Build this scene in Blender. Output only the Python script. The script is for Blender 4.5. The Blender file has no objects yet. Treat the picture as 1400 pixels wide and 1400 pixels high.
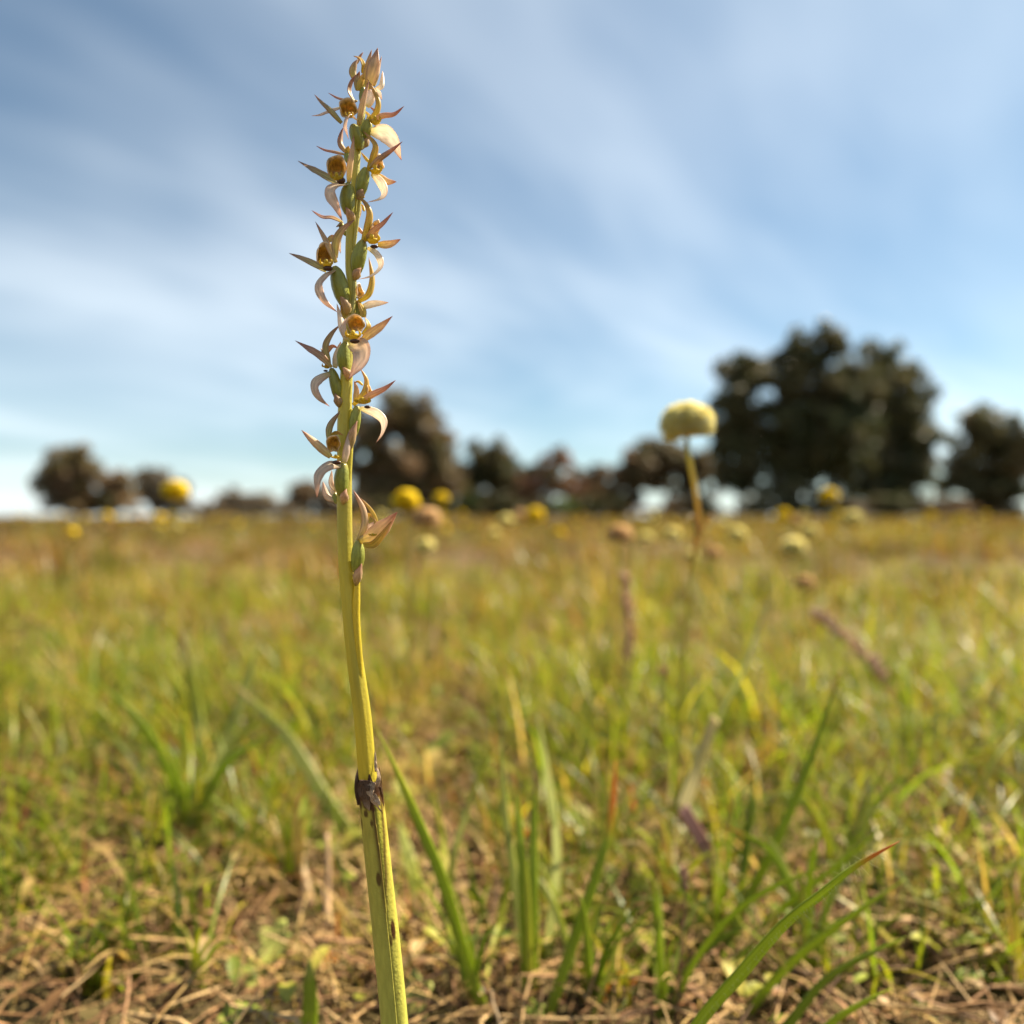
import bpy, math, random
import numpy as np
from mathutils import Vector, Matrix

# ------------------------------------------------------------------ camera
SC = bpy.context.scene
COL = SC.collection
R = math.radians
FPX = 1400 * 24 / 36          # focal length in picture units
HC = 0.20                     # camera height above the soil
ZO = 0.17                     # distance to the orchid
HOR = 705.0

cam_d = bpy.data.cameras.new('camera')
cam_d.lens = 24
cam_d.sensor_width = 36
cam_d.sensor_height = 36
cam_d.clip_start = 0.01
cam_d.clip_end = 3000
cam_d.shift_y = 5 / 1400
cam_d.dof.use_dof = True
cam_d.dof.focus_distance = ZO - 0.002
cam_d.dof.aperture_fstop = 5.6
cam = bpy.data.objects.new('camera', cam_d)
cam.location = (0, 0, HC)
cam.rotation_euler = (R(90), 0, 0)
COL.objects.link(cam)
SC.camera = cam

# ------------------------------------------------------------------ light
SUN_AZ, SUN_EL = R(60), R(48)          # ahead and to the right of the view
world = bpy.data.worlds.new('World')
SC.world = world
world.use_nodes = True
wn, wl = world.node_tree.nodes, world.node_tree.links
wn.clear()


def wnode(t, **kw):
    n = wn.new(t)
    for k, v in kw.items():
        setattr(n, k, v)
    return n


def wmath(op, a, b=None, clamp=False):
    n = wn.new('ShaderNodeMath')
    n.operation = op
    n.use_clamp = clamp
    for i, v in enumerate((a, b)):
        if v is None:
            continue
        if isinstance(v, (int, float)):
            n.inputs[i].default_value = v
        else:
            wl.new(v, n.inputs[i])
    return n.outputs[0]


sky = wnode('ShaderNodeTexSky', sky_type='NISHITA', sun_disc=False)
sky.sun_elevation = SUN_EL
sky.sun_rotation = SUN_AZ
sky.altitude = 200
sky.air_density = 1.0
sky.dust_density = 0.6
sky.ozone_density = 1.0
tc = wnode('ShaderNodeTexCoord')
sep = wnode('ShaderNodeSeparateXYZ')
wl.new(tc.outputs['Generated'], sep.inputs[0])
zz = wmath('ADD', wmath('MAXIMUM', sep.outputs[2], 0.0), 0.16)
comb = wnode('ShaderNodeCombineXYZ')
wl.new(wmath('DIVIDE', sep.outputs[0], zz), comb.inputs[0])
wl.new(wmath('DIVIDE', sep.outputs[1], zz), comb.inputs[1])


def cloud(rot, scale, nscale, detail, lo, hi, loc=(0, 0, 0), dist=0.6, rough=0.55):
    mp = wnode('ShaderNodeMapping', vector_type='TEXTURE')
    mp.inputs['Rotation'].default_value = (0, 0, R(rot))
    mp.inputs['Scale'].default_value = scale
    mp.inputs['Location'].default_value = loc
    wl.new(comb.outputs[0], mp.inputs[0])
    nz = wnode('ShaderNodeTexNoise')
    nz.inputs['Scale'].default_value = nscale
    nz.inputs['Detail'].default_value = detail
    nz.inputs['Roughness'].default_value = rough
    nz.inputs['Distortion'].default_value = dist
    wl.new(mp.outputs[0], nz.inputs['Vector'])
    mr = wnode('ShaderNodeMapRange', interpolation_type='SMOOTHSTEP')
    mr.inputs['From Min'].default_value = lo
    mr.inputs['From Max'].default_value = hi
    wl.new(nz.outputs[0], mr.inputs[0])
    return mr.outputs[0]


veil = cloud(45, (2.1, 1.5, 1), 0.7, 4, 0.36, 0.74, (1.05, -0.1, 0), 0.4)
wisp = cloud(43, (2.6, .62, 1), 1.0, 6, 0.42, 0.78, (3.35, 0.95, 0), 0.5, 0.5)
low = wmath('POWER', wmath('SUBTRACT', 1.0, wmath('MAXIMUM', sep.outputs[2], 0.0)), 7.0)      # thin high haze, denser towards the horizon
cl = wmath('ADD', wmath('ADD', wmath('MULTIPLY', veil, 0.50), wmath('MULTIPLY', wisp, 0.12), True), wmath('MULTIPLY', low, 0.30), True)
ccol = wnode('ShaderNodeRGB')
ccol.outputs[0].default_value = (8.6, 9.2, 9.5, 1)
mix = wnode('ShaderNodeMix', data_type='RGBA')
wl.new(cl, mix.inputs[0])
wb = wnode('ShaderNodeMix', data_type='RGBA', blend_type='MULTIPLY')      # warm white balance of the photograph
wb.inputs[0].default_value = 1
wb.inputs[7].default_value = (0.50, 0.66, 0.68, 1)
wl.new(sky.outputs[0], wb.inputs[6])
wl.new(wb.outputs[2], mix.inputs[6])
wl.new(ccol.outputs[0], mix.inputs[7])
bg = wnode('ShaderNodeBackground')
bg.inputs[1].default_value = 0.05
wl.new(mix.outputs[2], bg.inputs[0])
wo = wnode('ShaderNodeOutputWorld')
wl.new(bg.outputs[0], wo.inputs[0])

sun_d = bpy.data.lights.new('sun', 'SUN')
sun_d.energy = 5.0
sun_d.angle = R(0.5)
sun_d.color = (1.0, 0.87, 0.64)
sun = bpy.data.objects.new('sun', sun_d)
to_sun = Vector((math.sin(SUN_AZ) * math.cos(SUN_EL), math.cos(SUN_AZ) * math.cos(SUN_EL), math.sin(SUN_EL)))
sun.rotation_euler = to_sun.to_track_quat('Z', 'Y').to_euler()
sun.location = (3, 3, 5)
COL.objects.link(sun)

SC.view_settings.view_transform = 'Standard'
SC.view_settings.look = 'None'
SC.view_settings.exposure = 1.75
SC.view_settings.gamma = 1
SC.view_settings.use_curve_mapping = False
SC.render.engine = 'CYCLES'
SC.cycles.use_denoising = True
SC.cycles.max_bounces = 8
SC.cycles.transparent_max_bounces = 8

rng = np.random.default_rng(7)
rnd = random.Random(11)


# ------------------------------------------------------------------ helpers
def at(px, py, z):
    """the point seen at a place of the photograph, z metres ahead of the camera"""
    return np.array([(px - 700) / FPX * z, z, HC + (HOR - py) / FPX * z])


def ground_z(py):
    return HC * FPX / (py - HOR)


def tag(o, label=None, cat=None, group=None, kind=None):
    for k, v in (('label', label), ('category', cat), ('group', group), ('kind', kind)):
        if v:
            o[k] = v
    return o


def empty(name, loc):
    o = bpy.data.objects.new(name, None)
    o.empty_display_size = 0.01
    o.location = loc
    COL.objects.link(o)
    return o


def link_mesh(name, me, parent=None):
    o = bpy.data.objects.new(name, me)
    COL.objects.link(o)
    if parent is not None:
        o.parent = parent
    return o


def raw_mesh(name, V, F, st=None, tint=None, smooth=True):
    """V (n,3), F list of (m,k) int arrays with k 3 or 4"""
    me = bpy.data.meshes.new(name)
    V = np.asarray(V, dtype=np.float32)
    loops = np.concatenate([np.asarray(f).ravel() for f in F]).astype(np.int32)
    sizes = np.concatenate([np.full(len(f), np.asarray(f).shape[1]) for f in F]).astype(np.int32)
    starts = np.concatenate([[0], np.cumsum(sizes)[:-1]]).astype(np.int32)
    me.vertices.add(len(V))
    me.vertices.foreach_set('co', V.ravel())
    me.loops.add(len(loops))
    me.loops.foreach_set('vertex_index', loops)
    me.polygons.add(len(sizes))
    me.polygons.foreach_set('loop_start', starts)
    me.polygons.foreach_set('loop_total', sizes)
    if smooth:
        me.polygons.foreach_set('use_smooth', np.ones(len(sizes), dtype=bool))
    me.update(calc_edges=True)
    if st is not None:
        a = me.attributes.new('st', 'FLOAT_VECTOR', 'POINT')
        a.data.foreach_set('vector', np.asarray(st, dtype=np.float32).ravel())
    if tint is not None:
        tint = np.asarray(tint, dtype=np.float32)
        if tint.shape[1] == 3:
            tint = np.concatenate([tint, np.ones((len(tint), 1), np.float32)], 1)
        a = me.attributes.new('tint', 'FLOAT_COLOR', 'POINT')
        a.data.foreach_set('color', tint.ravel())
    return me


class MB:
    """collects swept pieces and links them as one mesh object"""

    def __init__(self):
        self.V, self.F4, self.F3, self.S, self.T = [], [], [], [], []
        self.n = 0

    def add(self, V, F4=(), F3=(), st=None, tint=(1, 1, 1)):
        V = np.asarray(V, float)
        self.V.append(V)
        if len(F4):
            self.F4.append(np.asarray(F4) + self.n)
        if len(F3):
            self.F3.append(np.asarray(F3) + self.n)
        self.S.append(np.zeros((len(V), 3)) if st is None else np.asarray(st, float))
        t = np.asarray(tint, float)
        self.T.append(np.tile(t, (len(V), 1)) if t.ndim == 1 else t)
        self.n += len(V)

    def build(self, name, m, parent=None, off=None):
        V = np.concatenate(self.V)
        if off is not None:
            V = V - np.asarray(off)
        F = []
        if self.F4:
            F.append(np.concatenate(self.F4))
        if self.F3:
            F.append(np.concatenate(self.F3))
        me = raw_mesh(name, V, F, np.concatenate(self.S), np.concatenate(self.T))
        me.materials.append(m)
        return link_mesh(name, me, parent)


def spline(P, n):
    """Catmull-Rom through the control points, n samples, about even in length"""
    P = np.asarray(P, float)
    if len(P) == 2:
        t = np.linspace(0, 1, n)[:, None]
        return P[0] * (1 - t) + P[1] * t
    E = np.vstack([2 * P[0] - P[1], P, 2 * P[-1] - P[-2]])
    out = []
    m = 12
    for i in range(1, len(E) - 2):
        p0, p1, p2, p3 = E[i - 1:i + 3]
        for k in range(m):
            t = k / m
            out.append(0.5 * (2 * p1 + (p2 - p0) * t + (2 * p0 - 5 * p1 + 4 * p2 - p3) * t * t
                              + (3 * p1 - p0 - 3 * p2 + p3) * t ** 3))
    out.append(P[-1])
    out = np.array(out)
    d = np.concatenate([[0], np.cumsum(np.linalg.norm(np.diff(out, axis=0), axis=1))])
    s = np.linspace(0, d[-1], n)
    return np.stack([np.interp(s, d, out[:, k]) for k in range(out.shape[1])], 1)


def frames(C, roll, up=(0, -1, 0)):
    T = np.gradient(C, axis=0)
    T /= np.linalg.norm(T, axis=1)[:, None] + 1e-12
    N = np.asarray(up, float) - T * (T @ np.asarray(up, float))[:, None]
    bad = np.linalg.norm(N, axis=1) < 1e-3
    N[bad] = np.cross(T[bad], (1, 0, 0))
    N /= np.linalg.norm(N, axis=1)[:, None] + 1e-12
    B = np.cross(T, N)
    c, s = np.cos(roll)[:, None], np.sin(roll)[:, None]
    return T, N * c + B * s, B * c - N * s


LANCE = ([0, .12, .3, .5, .7, .88, 1], [.55, .8, 1, .92, .68, .34, .03])
NARROW = ([0, .2, .5, .8, 1], [.8, 1, .85, .5, .04])
BROAD = ([0, .15, .35, .6, .82, 1], [.35, .72, 1, .86, .42, .03])
TUBE = ([0, 1], [1, 1])
OVARY = ([0, .08, .25, .5, .75, .92, 1], [.5, .66, .9, 1, .88, .62, .36])
BLADE = ([0, .1, .4, .75, .93, 1], [.6, .85, 1, .75, .3, .03])


def sweep(mb, pts, w, th, prof=LANCE, n=16, k=10, roll=(0, 0), cup=0.0, wave=0.0, tint=(1, 1, 1), seed=None, ribs=0, tintf=None):
    """a solid blade or tube: half width w, half thickness th, along a smooth curve"""
    C = spline(pts, n)
    t = np.linspace(0, 1, n)
    T, N, B = frames(C, np.linspace(roll[0], roll[1], n))
    p = np.interp(t, *prof)
    W, H = p * w, (p ** 0.6) * th
    a = np.arange(k) / k * 2 * math.pi
    r = rnd.random() if seed is None else seed
    u, v = np.cos(a), np.sin(a)
    rib = 1 + (0.05 * np.cos(ribs * a) if ribs else 0)
    X = W[:, None] * (u * rib)[None]
    Y = H[:, None] * (v * rib)[None] + cup * W[:, None] * (u ** 2)[None]
    if wave:
        Y = Y + (wave * W * np.sin(t * 17 + r * 9))[:, None] * u[None]
    V = C[:, None, :] + X[..., None] * B[:, None, :] + Y[..., None] * N[:, None, :]
    V = V.reshape(-1, 3)
    i = np.arange(n - 1)[:, None] * k
    j = np.arange(k)[None]
    q = np.stack([i + j, i + (j + 1) % k, i + k + (j + 1) % k, i + k + j], -1).reshape(-1, 4)
    st = np.stack([np.tile(u, n), np.repeat(t, k), np.full(n * k, r)], 1)
    c0, c1 = len(V), len(V) + 1
    V = np.vstack([V, C[0], C[-1]])
    st = np.vstack([st, [0, 0, r], [0, 1, r]])
    jj = np.arange(k)
    f3 = np.vstack([np.stack([np.full(k, c0), (jj + 1) % k, jj], 1),
                    np.stack([np.full(k, c1), (n - 1) * k + jj, (n - 1) * k + (jj + 1) % k], 1)])
    if tintf is not None:
        tint = tintf(st)
    mb.add(V, q, f3, st, tint)


def ellipsoid(mb, c, r, axes=None, nu=12, nv=8, tint=(1, 1, 1), bump=0.0):
    A = np.eye(3) if axes is None else np.asarray(axes)
    th = np.linspace(0, math.pi, nv + 1)[1:-1]
    ph = np.arange(nu) / nu * 2 * math.pi
    D = np.stack([np.outer(np.sin(th), np.cos(ph)), np.outer(np.sin(th), np.sin(ph)),
                  np.outer(np.cos(th), np.ones(nu))], -1).reshape(-1, 3)
    D = np.vstack([D, [0, 0, 1], [0, 0, -1]])
    s = 1 + bump * (rng.random(len(D)) - .5)
    V = (D * s[:, None] * np.asarray(r)) @ A + np.asarray(c)
    i = np.arange(nv - 2)[:, None] * nu
    j = np.arange(nu)[None]
    q = np.stack([i + j, i + nu + j, i + nu + (j + 1) % nu, i + (j + 1) % nu], -1).reshape(-1, 4)
    jj = np.arange(nu)
    m = (nv - 1) * nu
    f3 = np.vstack([np.stack([np.full(nu, m), jj, (jj + 1) % nu], 1),
                    np.stack([np.full(nu, m + 1), (nv - 2) * nu + (jj + 1) % nu, (nv - 2) * nu + jj], 1)])
    st = np.stack([D[:, 0], D[:, 2] * .5 + .5, np.full(len(D), rnd.random())], 1)
    mb.add(V, q, f3, st, tint)


# ------------------------------------------------------------------ materials
def mat(name, stops=None, trans=0.4, rough=0.45, spec=0.35, vary=0.25, freq=(3.0, 5.0), veins=0.0, bump=0.0, tcol=None, bscale=900, mottle=None, edge=None):
    """plant tissue: colour along the length (or from the tint attribute), streaks, translucency"""
    m = bpy.data.materials.new(name)
    m.use_nodes = True
    nt = m.node_tree
    N, L = nt.nodes, nt.links
    N.clear()
    out = N.new('ShaderNodeOutputMaterial')
    pr = N.new('ShaderNodeBsdfPrincipled')
    pr.inputs['Roughness'].default_value = rough
    pr.inputs['Specular IOR Level'].default_value = spec
    a = N.new('ShaderNodeAttribute')
    a.attribute_name = 'st'
    sp = N.new('ShaderNodeSeparateXYZ')
    L.new(a.outputs['Vector'], sp.inputs[0])
    if stops:
        cr = N.new('ShaderNodeValToRGB')
        e = cr.color_ramp.elements
        while len(e) < len(stops):
            e.new(0.5)
        for el, (p, c) in zip(e, stops):
            el.position = p
            el.color = (*c, 1)
        L.new(sp.outputs[1], cr.inputs[0])
        col = cr.outputs[0]
        tn = N.new('ShaderNodeAttribute')
        tn.attribute_name = 'tint'
        mm = N.new('ShaderNodeMix')
        mm.data_type = 'RGBA'
        mm.blend_type = 'MULTIPLY'
        mm.inputs[0].default_value = 1
        L.new(col, mm.inputs[6])
        L.new(tn.outputs['Color'], mm.inputs[7])
        col = mm.outputs[2]
    else:
        tn = N.new('ShaderNodeAttribute')
        tn.attribute_name = 'tint'
        col = tn.outputs['Color']
    mp = N.new('ShaderNodeVectorMath')
    mp.operation = 'MULTIPLY'
    mp.inputs[1].default_value = (freq[0], freq[1], 37)
    L.new(a.outputs['Vector'], mp.inputs[0])
    nz = N.new('ShaderNodeTexNoise')
    nz.inputs['Scale'].default_value = 1
    nz.inputs['Detail'].default_value = 5
    L.new(mp.outputs[0], nz.inputs['Vector'])
    mr = N.new('ShaderNodeMapRange')
    mr.inputs['From Min'].default_value = 0.25
    mr.inputs['From Max'].default_value = 0.75
    mr.inputs['To Min'].default_value = 1 - vary
    mr.inputs['To Max'].default_value = 1 + vary
    L.new(nz.outputs[0], mr.inputs[0])
    val = mr.outputs[0]
    if veins:
        w = N.new('ShaderNodeMath')
        w.operation = 'SINE'
        w2 = N.new('ShaderNodeMath')
        w2.operation = 'MULTIPLY'
        w2.inputs[1].default_value = 9.0
        L.new(sp.outputs[0], w2.inputs[0])
        L.new(w2.outputs[0], w.inputs[0])
        w3 = N.new('ShaderNodeMath')
        w3.operation = 'MULTIPLY_ADD'
        w3.inputs[1].default_value = veins
        L.new(w.outputs[0], w3.inputs[0])
        L.new(val, w3.inputs[2])
        val = w3.outputs[0]
    hs = N.new('ShaderNodeHueSaturation')
    L.new(val, hs.inputs['Value'])
    L.new(col, hs.inputs['Color'])
    col = hs.outputs[0]
    if edge:
        ab = N.new('ShaderNodeMath')
        ab.operation = 'ABSOLUTE'
        L.new(sp.outputs[0], ab.inputs[0])
        pw = N.new('ShaderNodeMath')
        pw.operation = 'POWER'
        pw.inputs[1].default_value = 3
        L.new(ab.outputs[0], pw.inputs[0])
        ml = N.new('ShaderNodeMath')
        ml.operation = 'MULTIPLY'
        ml.inputs[1].default_value = edge[1]
        L.new(pw.outputs[0], ml.inputs[0])
        mx = N.new('ShaderNodeMix')
        mx.data_type = 'RGBA'
        L.new(ml.outputs[0], mx.inputs[0])
        L.new(col, mx.inputs[6])
        mx.inputs[7].default_value = (*edge[0], 1)
        col = mx.outputs[2]
    if mottle:
        mc, amt, ms = mottle
        tcn = N.new('ShaderNodeTexCoord')
        n2 = N.new('ShaderNodeTexNoise')
        n2.inputs['Scale'].default_value = ms
        n2.inputs['Detail'].default_value = 3
        L.new(tcn.outputs['Object'], n2.inputs['Vector'])
        r2 = N.new('ShaderNodeMapRange')
        r2.inputs['From Min'].default_value = 0.5
        r2.inputs['From Max'].default_value = 0.7
        r2.inputs['To Max'].default_value = amt
        L.new(n2.outputs[0], r2.inputs[0])
        mx2 = N.new('ShaderNodeMix')
        mx2.data_type = 'RGBA'
        L.new(r2.outputs[0], mx2.inputs[0])
        L.new(col, mx2.inputs[6])
        mx2.inputs[7].default_value = (*mc, 1)
        col = mx2.outputs[2]
    L.new(col, pr.inputs['Base Color'])
    if bump:
        tcn = N.new('ShaderNodeTexCoord')
        n2 = N.new('ShaderNodeTexNoise')
        n2.inputs['Scale'].default_value = bscale
        n2.inputs['Detail'].default_value = 3
        L.new(tcn.outputs['Object'], n2.inputs['Vector'])
        b = N.new('ShaderNodeBump')
        b.inputs['Strength'].default_value = bump
        b.inputs['Distance'].default_value = 0.0004
        L.new(n2.outputs[0], b.inputs['Height'])
        L.new(b.outputs[0], pr.inputs['Normal'])
    if trans:
        tr = N.new('ShaderNodeBsdfTranslucent')
        if tcol:
            g = N.new('ShaderNodeMix')
            g.data_type = 'RGBA'
            g.blend_type = 'MULTIPLY'
            g.inputs[0].default_value = 1
            L.new(col, g.inputs[6])
            g.inputs[7].default_value = (*tcol, 1)
            L.new(g.outputs[2], tr.inputs[0])
        else:
            L.new(col, tr.inputs[0])
        ms_ = N.new('ShaderNodeMixShader')
        ms_.inputs[0].default_value = trans
        L.new(pr.outputs[0], ms_.inputs[1])
        L.new(tr.outputs[0], ms_.inputs[2])
        L.new(ms_.outputs[0], out.inputs[0])
    else:
        L.new(pr.outputs[0], out.inputs[0])
    return m


M = {
    'stem': mat('stem_tissue', None, 0.38, 0.36, 0.45, 0.12, (7, 30), 0, 0.35, bscale=1500),
    'sheath': mat('sheath_tissue', None, 0.18, 0.42, 0.35, 0.18, (10, 30), 0, 0.4, bscale=1300),
    'withered': mat('withered_tissue', [(0, (.07, .036, .02)), (.6, (.10, .055, .03)), (1, (.30, .20, .13))], 0.1, 0.7, 0.3, 0.5, (6, 9), 0, 0.6, bscale=2500),
    'ovary': mat('ovary_tissue', [(0, (.34, .30, .06)), (.25, (.27, .29, .05)), (.8, (.30, .32, .07)), (1, (.34, .30, .08))], 0.30, 0.30, 0.5, 0.22, (6, 8), 0.07, 0.3, bscale=2500),
    'bract': mat('bract_tissue', [(0, (.40, .34, .12)), (.5, (.50, .36, .21)), (1, (.46, .24, .18))], 0.45, 0.5, 0.3, 0.3, (5, 6), 0.06),
    'tan': mat('tan_petal', [(0, (.60, .50, .14)), (.25, (.66, .52, .27)), (.7, (.64, .47, .31)), (.9, (.50, .28, .19)), (1, (.32, .14, .10))], 0.50, 0.40, 0.4, 0.25, (4, 5), 0.08, edge=((.56, .32, .24), .6)),
    'purple': mat('purple_petal', [(0, (.58, .48, .13)), (.22, (.56, .40, .22)), (.6, (.52, .33, .25)), (1, (.38, .16, .13))], 0.45, 0.40, 0.4, 0.25, (4, 5), 0.10, edge=((.44, .20, .17), .6)),
    'olive': mat('olive_petal', [(0, (.54, .48, .13)), (.3, (.50, .43, .18)), (.7, (.46, .34, .21)), (1, (.34, .15, .11))], 0.45, 0.38, 0.45, 0.25, (4, 5), 0.12, edge=((.46, .25, .19), .7)),
    'white': mat('pale_sepal', [(0, (.76, .68, .36)), (.2, (.84, .76, .64)), (.7, (.84, .75, .66)), (.92, (.78, .60, .48)), (1, (.55, .30, .22))], 0.52, 0.36, 0.45, 0.2, (4, 6), 0.05, edge=((.76, .56, .46), .5)),
    'pink': mat('pink_sepal', [(0, (.68, .60, .28)), (.2, (.78, .65, .50)), (.7, (.78, .64, .54)), (.92, (.66, .46, .36)), (1, (.50, .25, .19))], 0.52, 0.36, 0.45, 0.25, (4, 6), 0.08, edge=((.60, .38, .32), .6)),
    'gold': mat('golden_sepal', [(0, (.66, .54, .09)), (.5, (.66, .50, .12)), (.85, (.60, .39, .15)), (1, (.36, .16, .08))], 0.50, 0.40, 0.4, 0.25, (4, 5), 0.08, edge=((.56, .33, .15), .6)),
    'lip': mat('lip_tissue', [(0, (.48, .26, .025)), (.35, (.42, .22, .03)), (.65, (.58, .38, .08)), (.88, (.66, .48, .26)), (1, (.76, .60, .42))], 0.36, 0.25, 0.6, 0.6, (2.5, 3), 0.04),
    'column': mat('column_tissue', [(0, (.62, .48, .05)), (1, (.66, .50, .06))], 0.45, 0.45, 0.3, 0.25, (4, 4)),
    'dark': mat('dark_throat', [(0, (.045, .014, .006)), (1, (.06, .02, .008))], 0.0, 0.35, 0.4, 0.4, (4, 4)),
    'grass': mat('grass_tissue', None, 0.52, 0.40, 0.4, 0.25, (2, 5), 0.10, tcol=(1.1, 1.1, .6)),
    'straw': mat('straw_tissue', None, 0.2, 0.55, 0.2, 0.3, (2, 4)),
    'leaf': mat('broad_leaf_tissue', None, 0.4, 0.5, 0.25, 0.2, (3, 4), 0.06, tcol=(1.1, 1.15, .7)),
    'yellow': mat('yellow_floret', None, 0.72, 0.5, 0.25, 0.18, (3, 3)),
    'crown': mat('gum_leaf', None, 0.3, 0.45, 0.4, 0.3, (2, 2)),
    'bark': mat('bark', [(0, (.10, .075, .055)), (1, (.13, .10, .075))], 0, 0.85, 0.2, 0.4, (8, 14)),
}

M['papery'] = mat('papery_tissue', [(0, (.24, .16, .10)), (.4, (.42, .30, .20)), (.8, (.46, .34, .24)), (1, (.14, .09, .06))], 0.15, 0.7, 0.3, 0.6, (5, 9), 0, 0.8, bscale=2500)

# ------------------------------------------------------------------ ground
gm = bpy.data.materials.new('soil')
gm.use_nodes = True
N_, L_ = gm.node_tree.nodes, gm.node_tree.links
pb = N_['Principled BSDF']
pb.inputs['Roughness'].default_value = 0.95
pb.inputs['Specular IOR Level'].default_value = 0.15
tcg = N_.new('ShaderNodeTexCoord')
n1 = N_.new('ShaderNodeTexNoise')
n1.inputs['Scale'].default_value = 55
n1.inputs['Detail'].default_value = 8
L_.new(tcg.outputs['Object'], n1.inputs['Vector'])
c1 = N_.new('ShaderNodeValToRGB')
c1.color_ramp.elements[0].position = .3
c1.color_ramp.elements[0].color = (.035, .022, .013, 1)
c1.color_ramp.elements[1].position = .75
c1.color_ramp.elements[1].color = (.14, .092, .052, 1)
L_.new(n1.outputs[0], c1.inputs[0])
n2 = N_.new('ShaderNodeTexNoise')
n2.inputs['Scale'].default_value = 0.6
n2.inputs['Detail'].default_value = 9
n2.inputs['Roughness'].default_value = .65
L_.new(tcg.outputs['Object'], n2.inputs['Vector'])
c2 = N_.new('ShaderNodeValToRGB')
c2.color_ramp.elements[0].position = .35
c2.color_ramp.elements[0].color = (.07, .075, .018, 1)
c2.color_ramp.elements[1].position = .65
c2.color_ramp.elements[1].color = (.12, .075, .03, 1)
L_.new(n2.outputs[0], c2.inputs[0])
gx = N_.new('ShaderNodeMix')
gx.data_type = 'RGBA'
gx.inputs[0].default_value = .45
L_.new(c1.outputs[0], gx.inputs[6])
L_.new(c2.outputs[0], gx.inputs[7])
L_.new(gx.outputs[2], pb.inputs['Base Color'])
bp = N_.new('ShaderNodeBump')
bp.inputs['Strength'].default_value = .6
bp.inputs['Distance'].default_value = .006
L_.new(n1.outputs[0], bp.inputs['Height'])
L_.new(bp.outputs[0], pb.inputs['Normal'])


def bumps(x, y):
    f = np.exp(-((x / 4) ** 2 + (y / 4) ** 2))
    return f * (.004 * np.sin(x * 23 + 1) * np.cos(y * 19) + .003 * np.sin(x * 61 + y * 47) + .002 * np.cos(x * 113 - y * 91)) - .004


rad = np.concatenate([np.linspace(0.02, 1.6, 70), np.geomspace(1.7, 900, 50)])
na = 120
aa = np.arange(na) / na * 2 * math.pi
GX, GY = np.outer(rad, np.cos(aa)), np.outer(rad, np.sin(aa))
GV = np.stack([GX, GY, bumps(GX, GY)], -1).reshape(-1, 3)
i_ = np.arange(len(rad) - 1)[:, None] * na
j_ = np.arange(na)[None]
gq = np.stack([i_ + j_, i_ + na + j_, i_ + na + (j_ + 1) % na, i_ + (j_ + 1) % na], -1).reshape(-1, 4)
gcap = np.stack([np.full(na, len(GV)), np.arange(na), (np.arange(na) + 1) % na], 1)
GV = np.vstack([GV, [0, 0, -.004]])
gme = raw_mesh('ground', GV, [gq, gcap])
gme.materials.append(gm)
tag(link_mesh('ground', gme), kind='structure')


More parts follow.
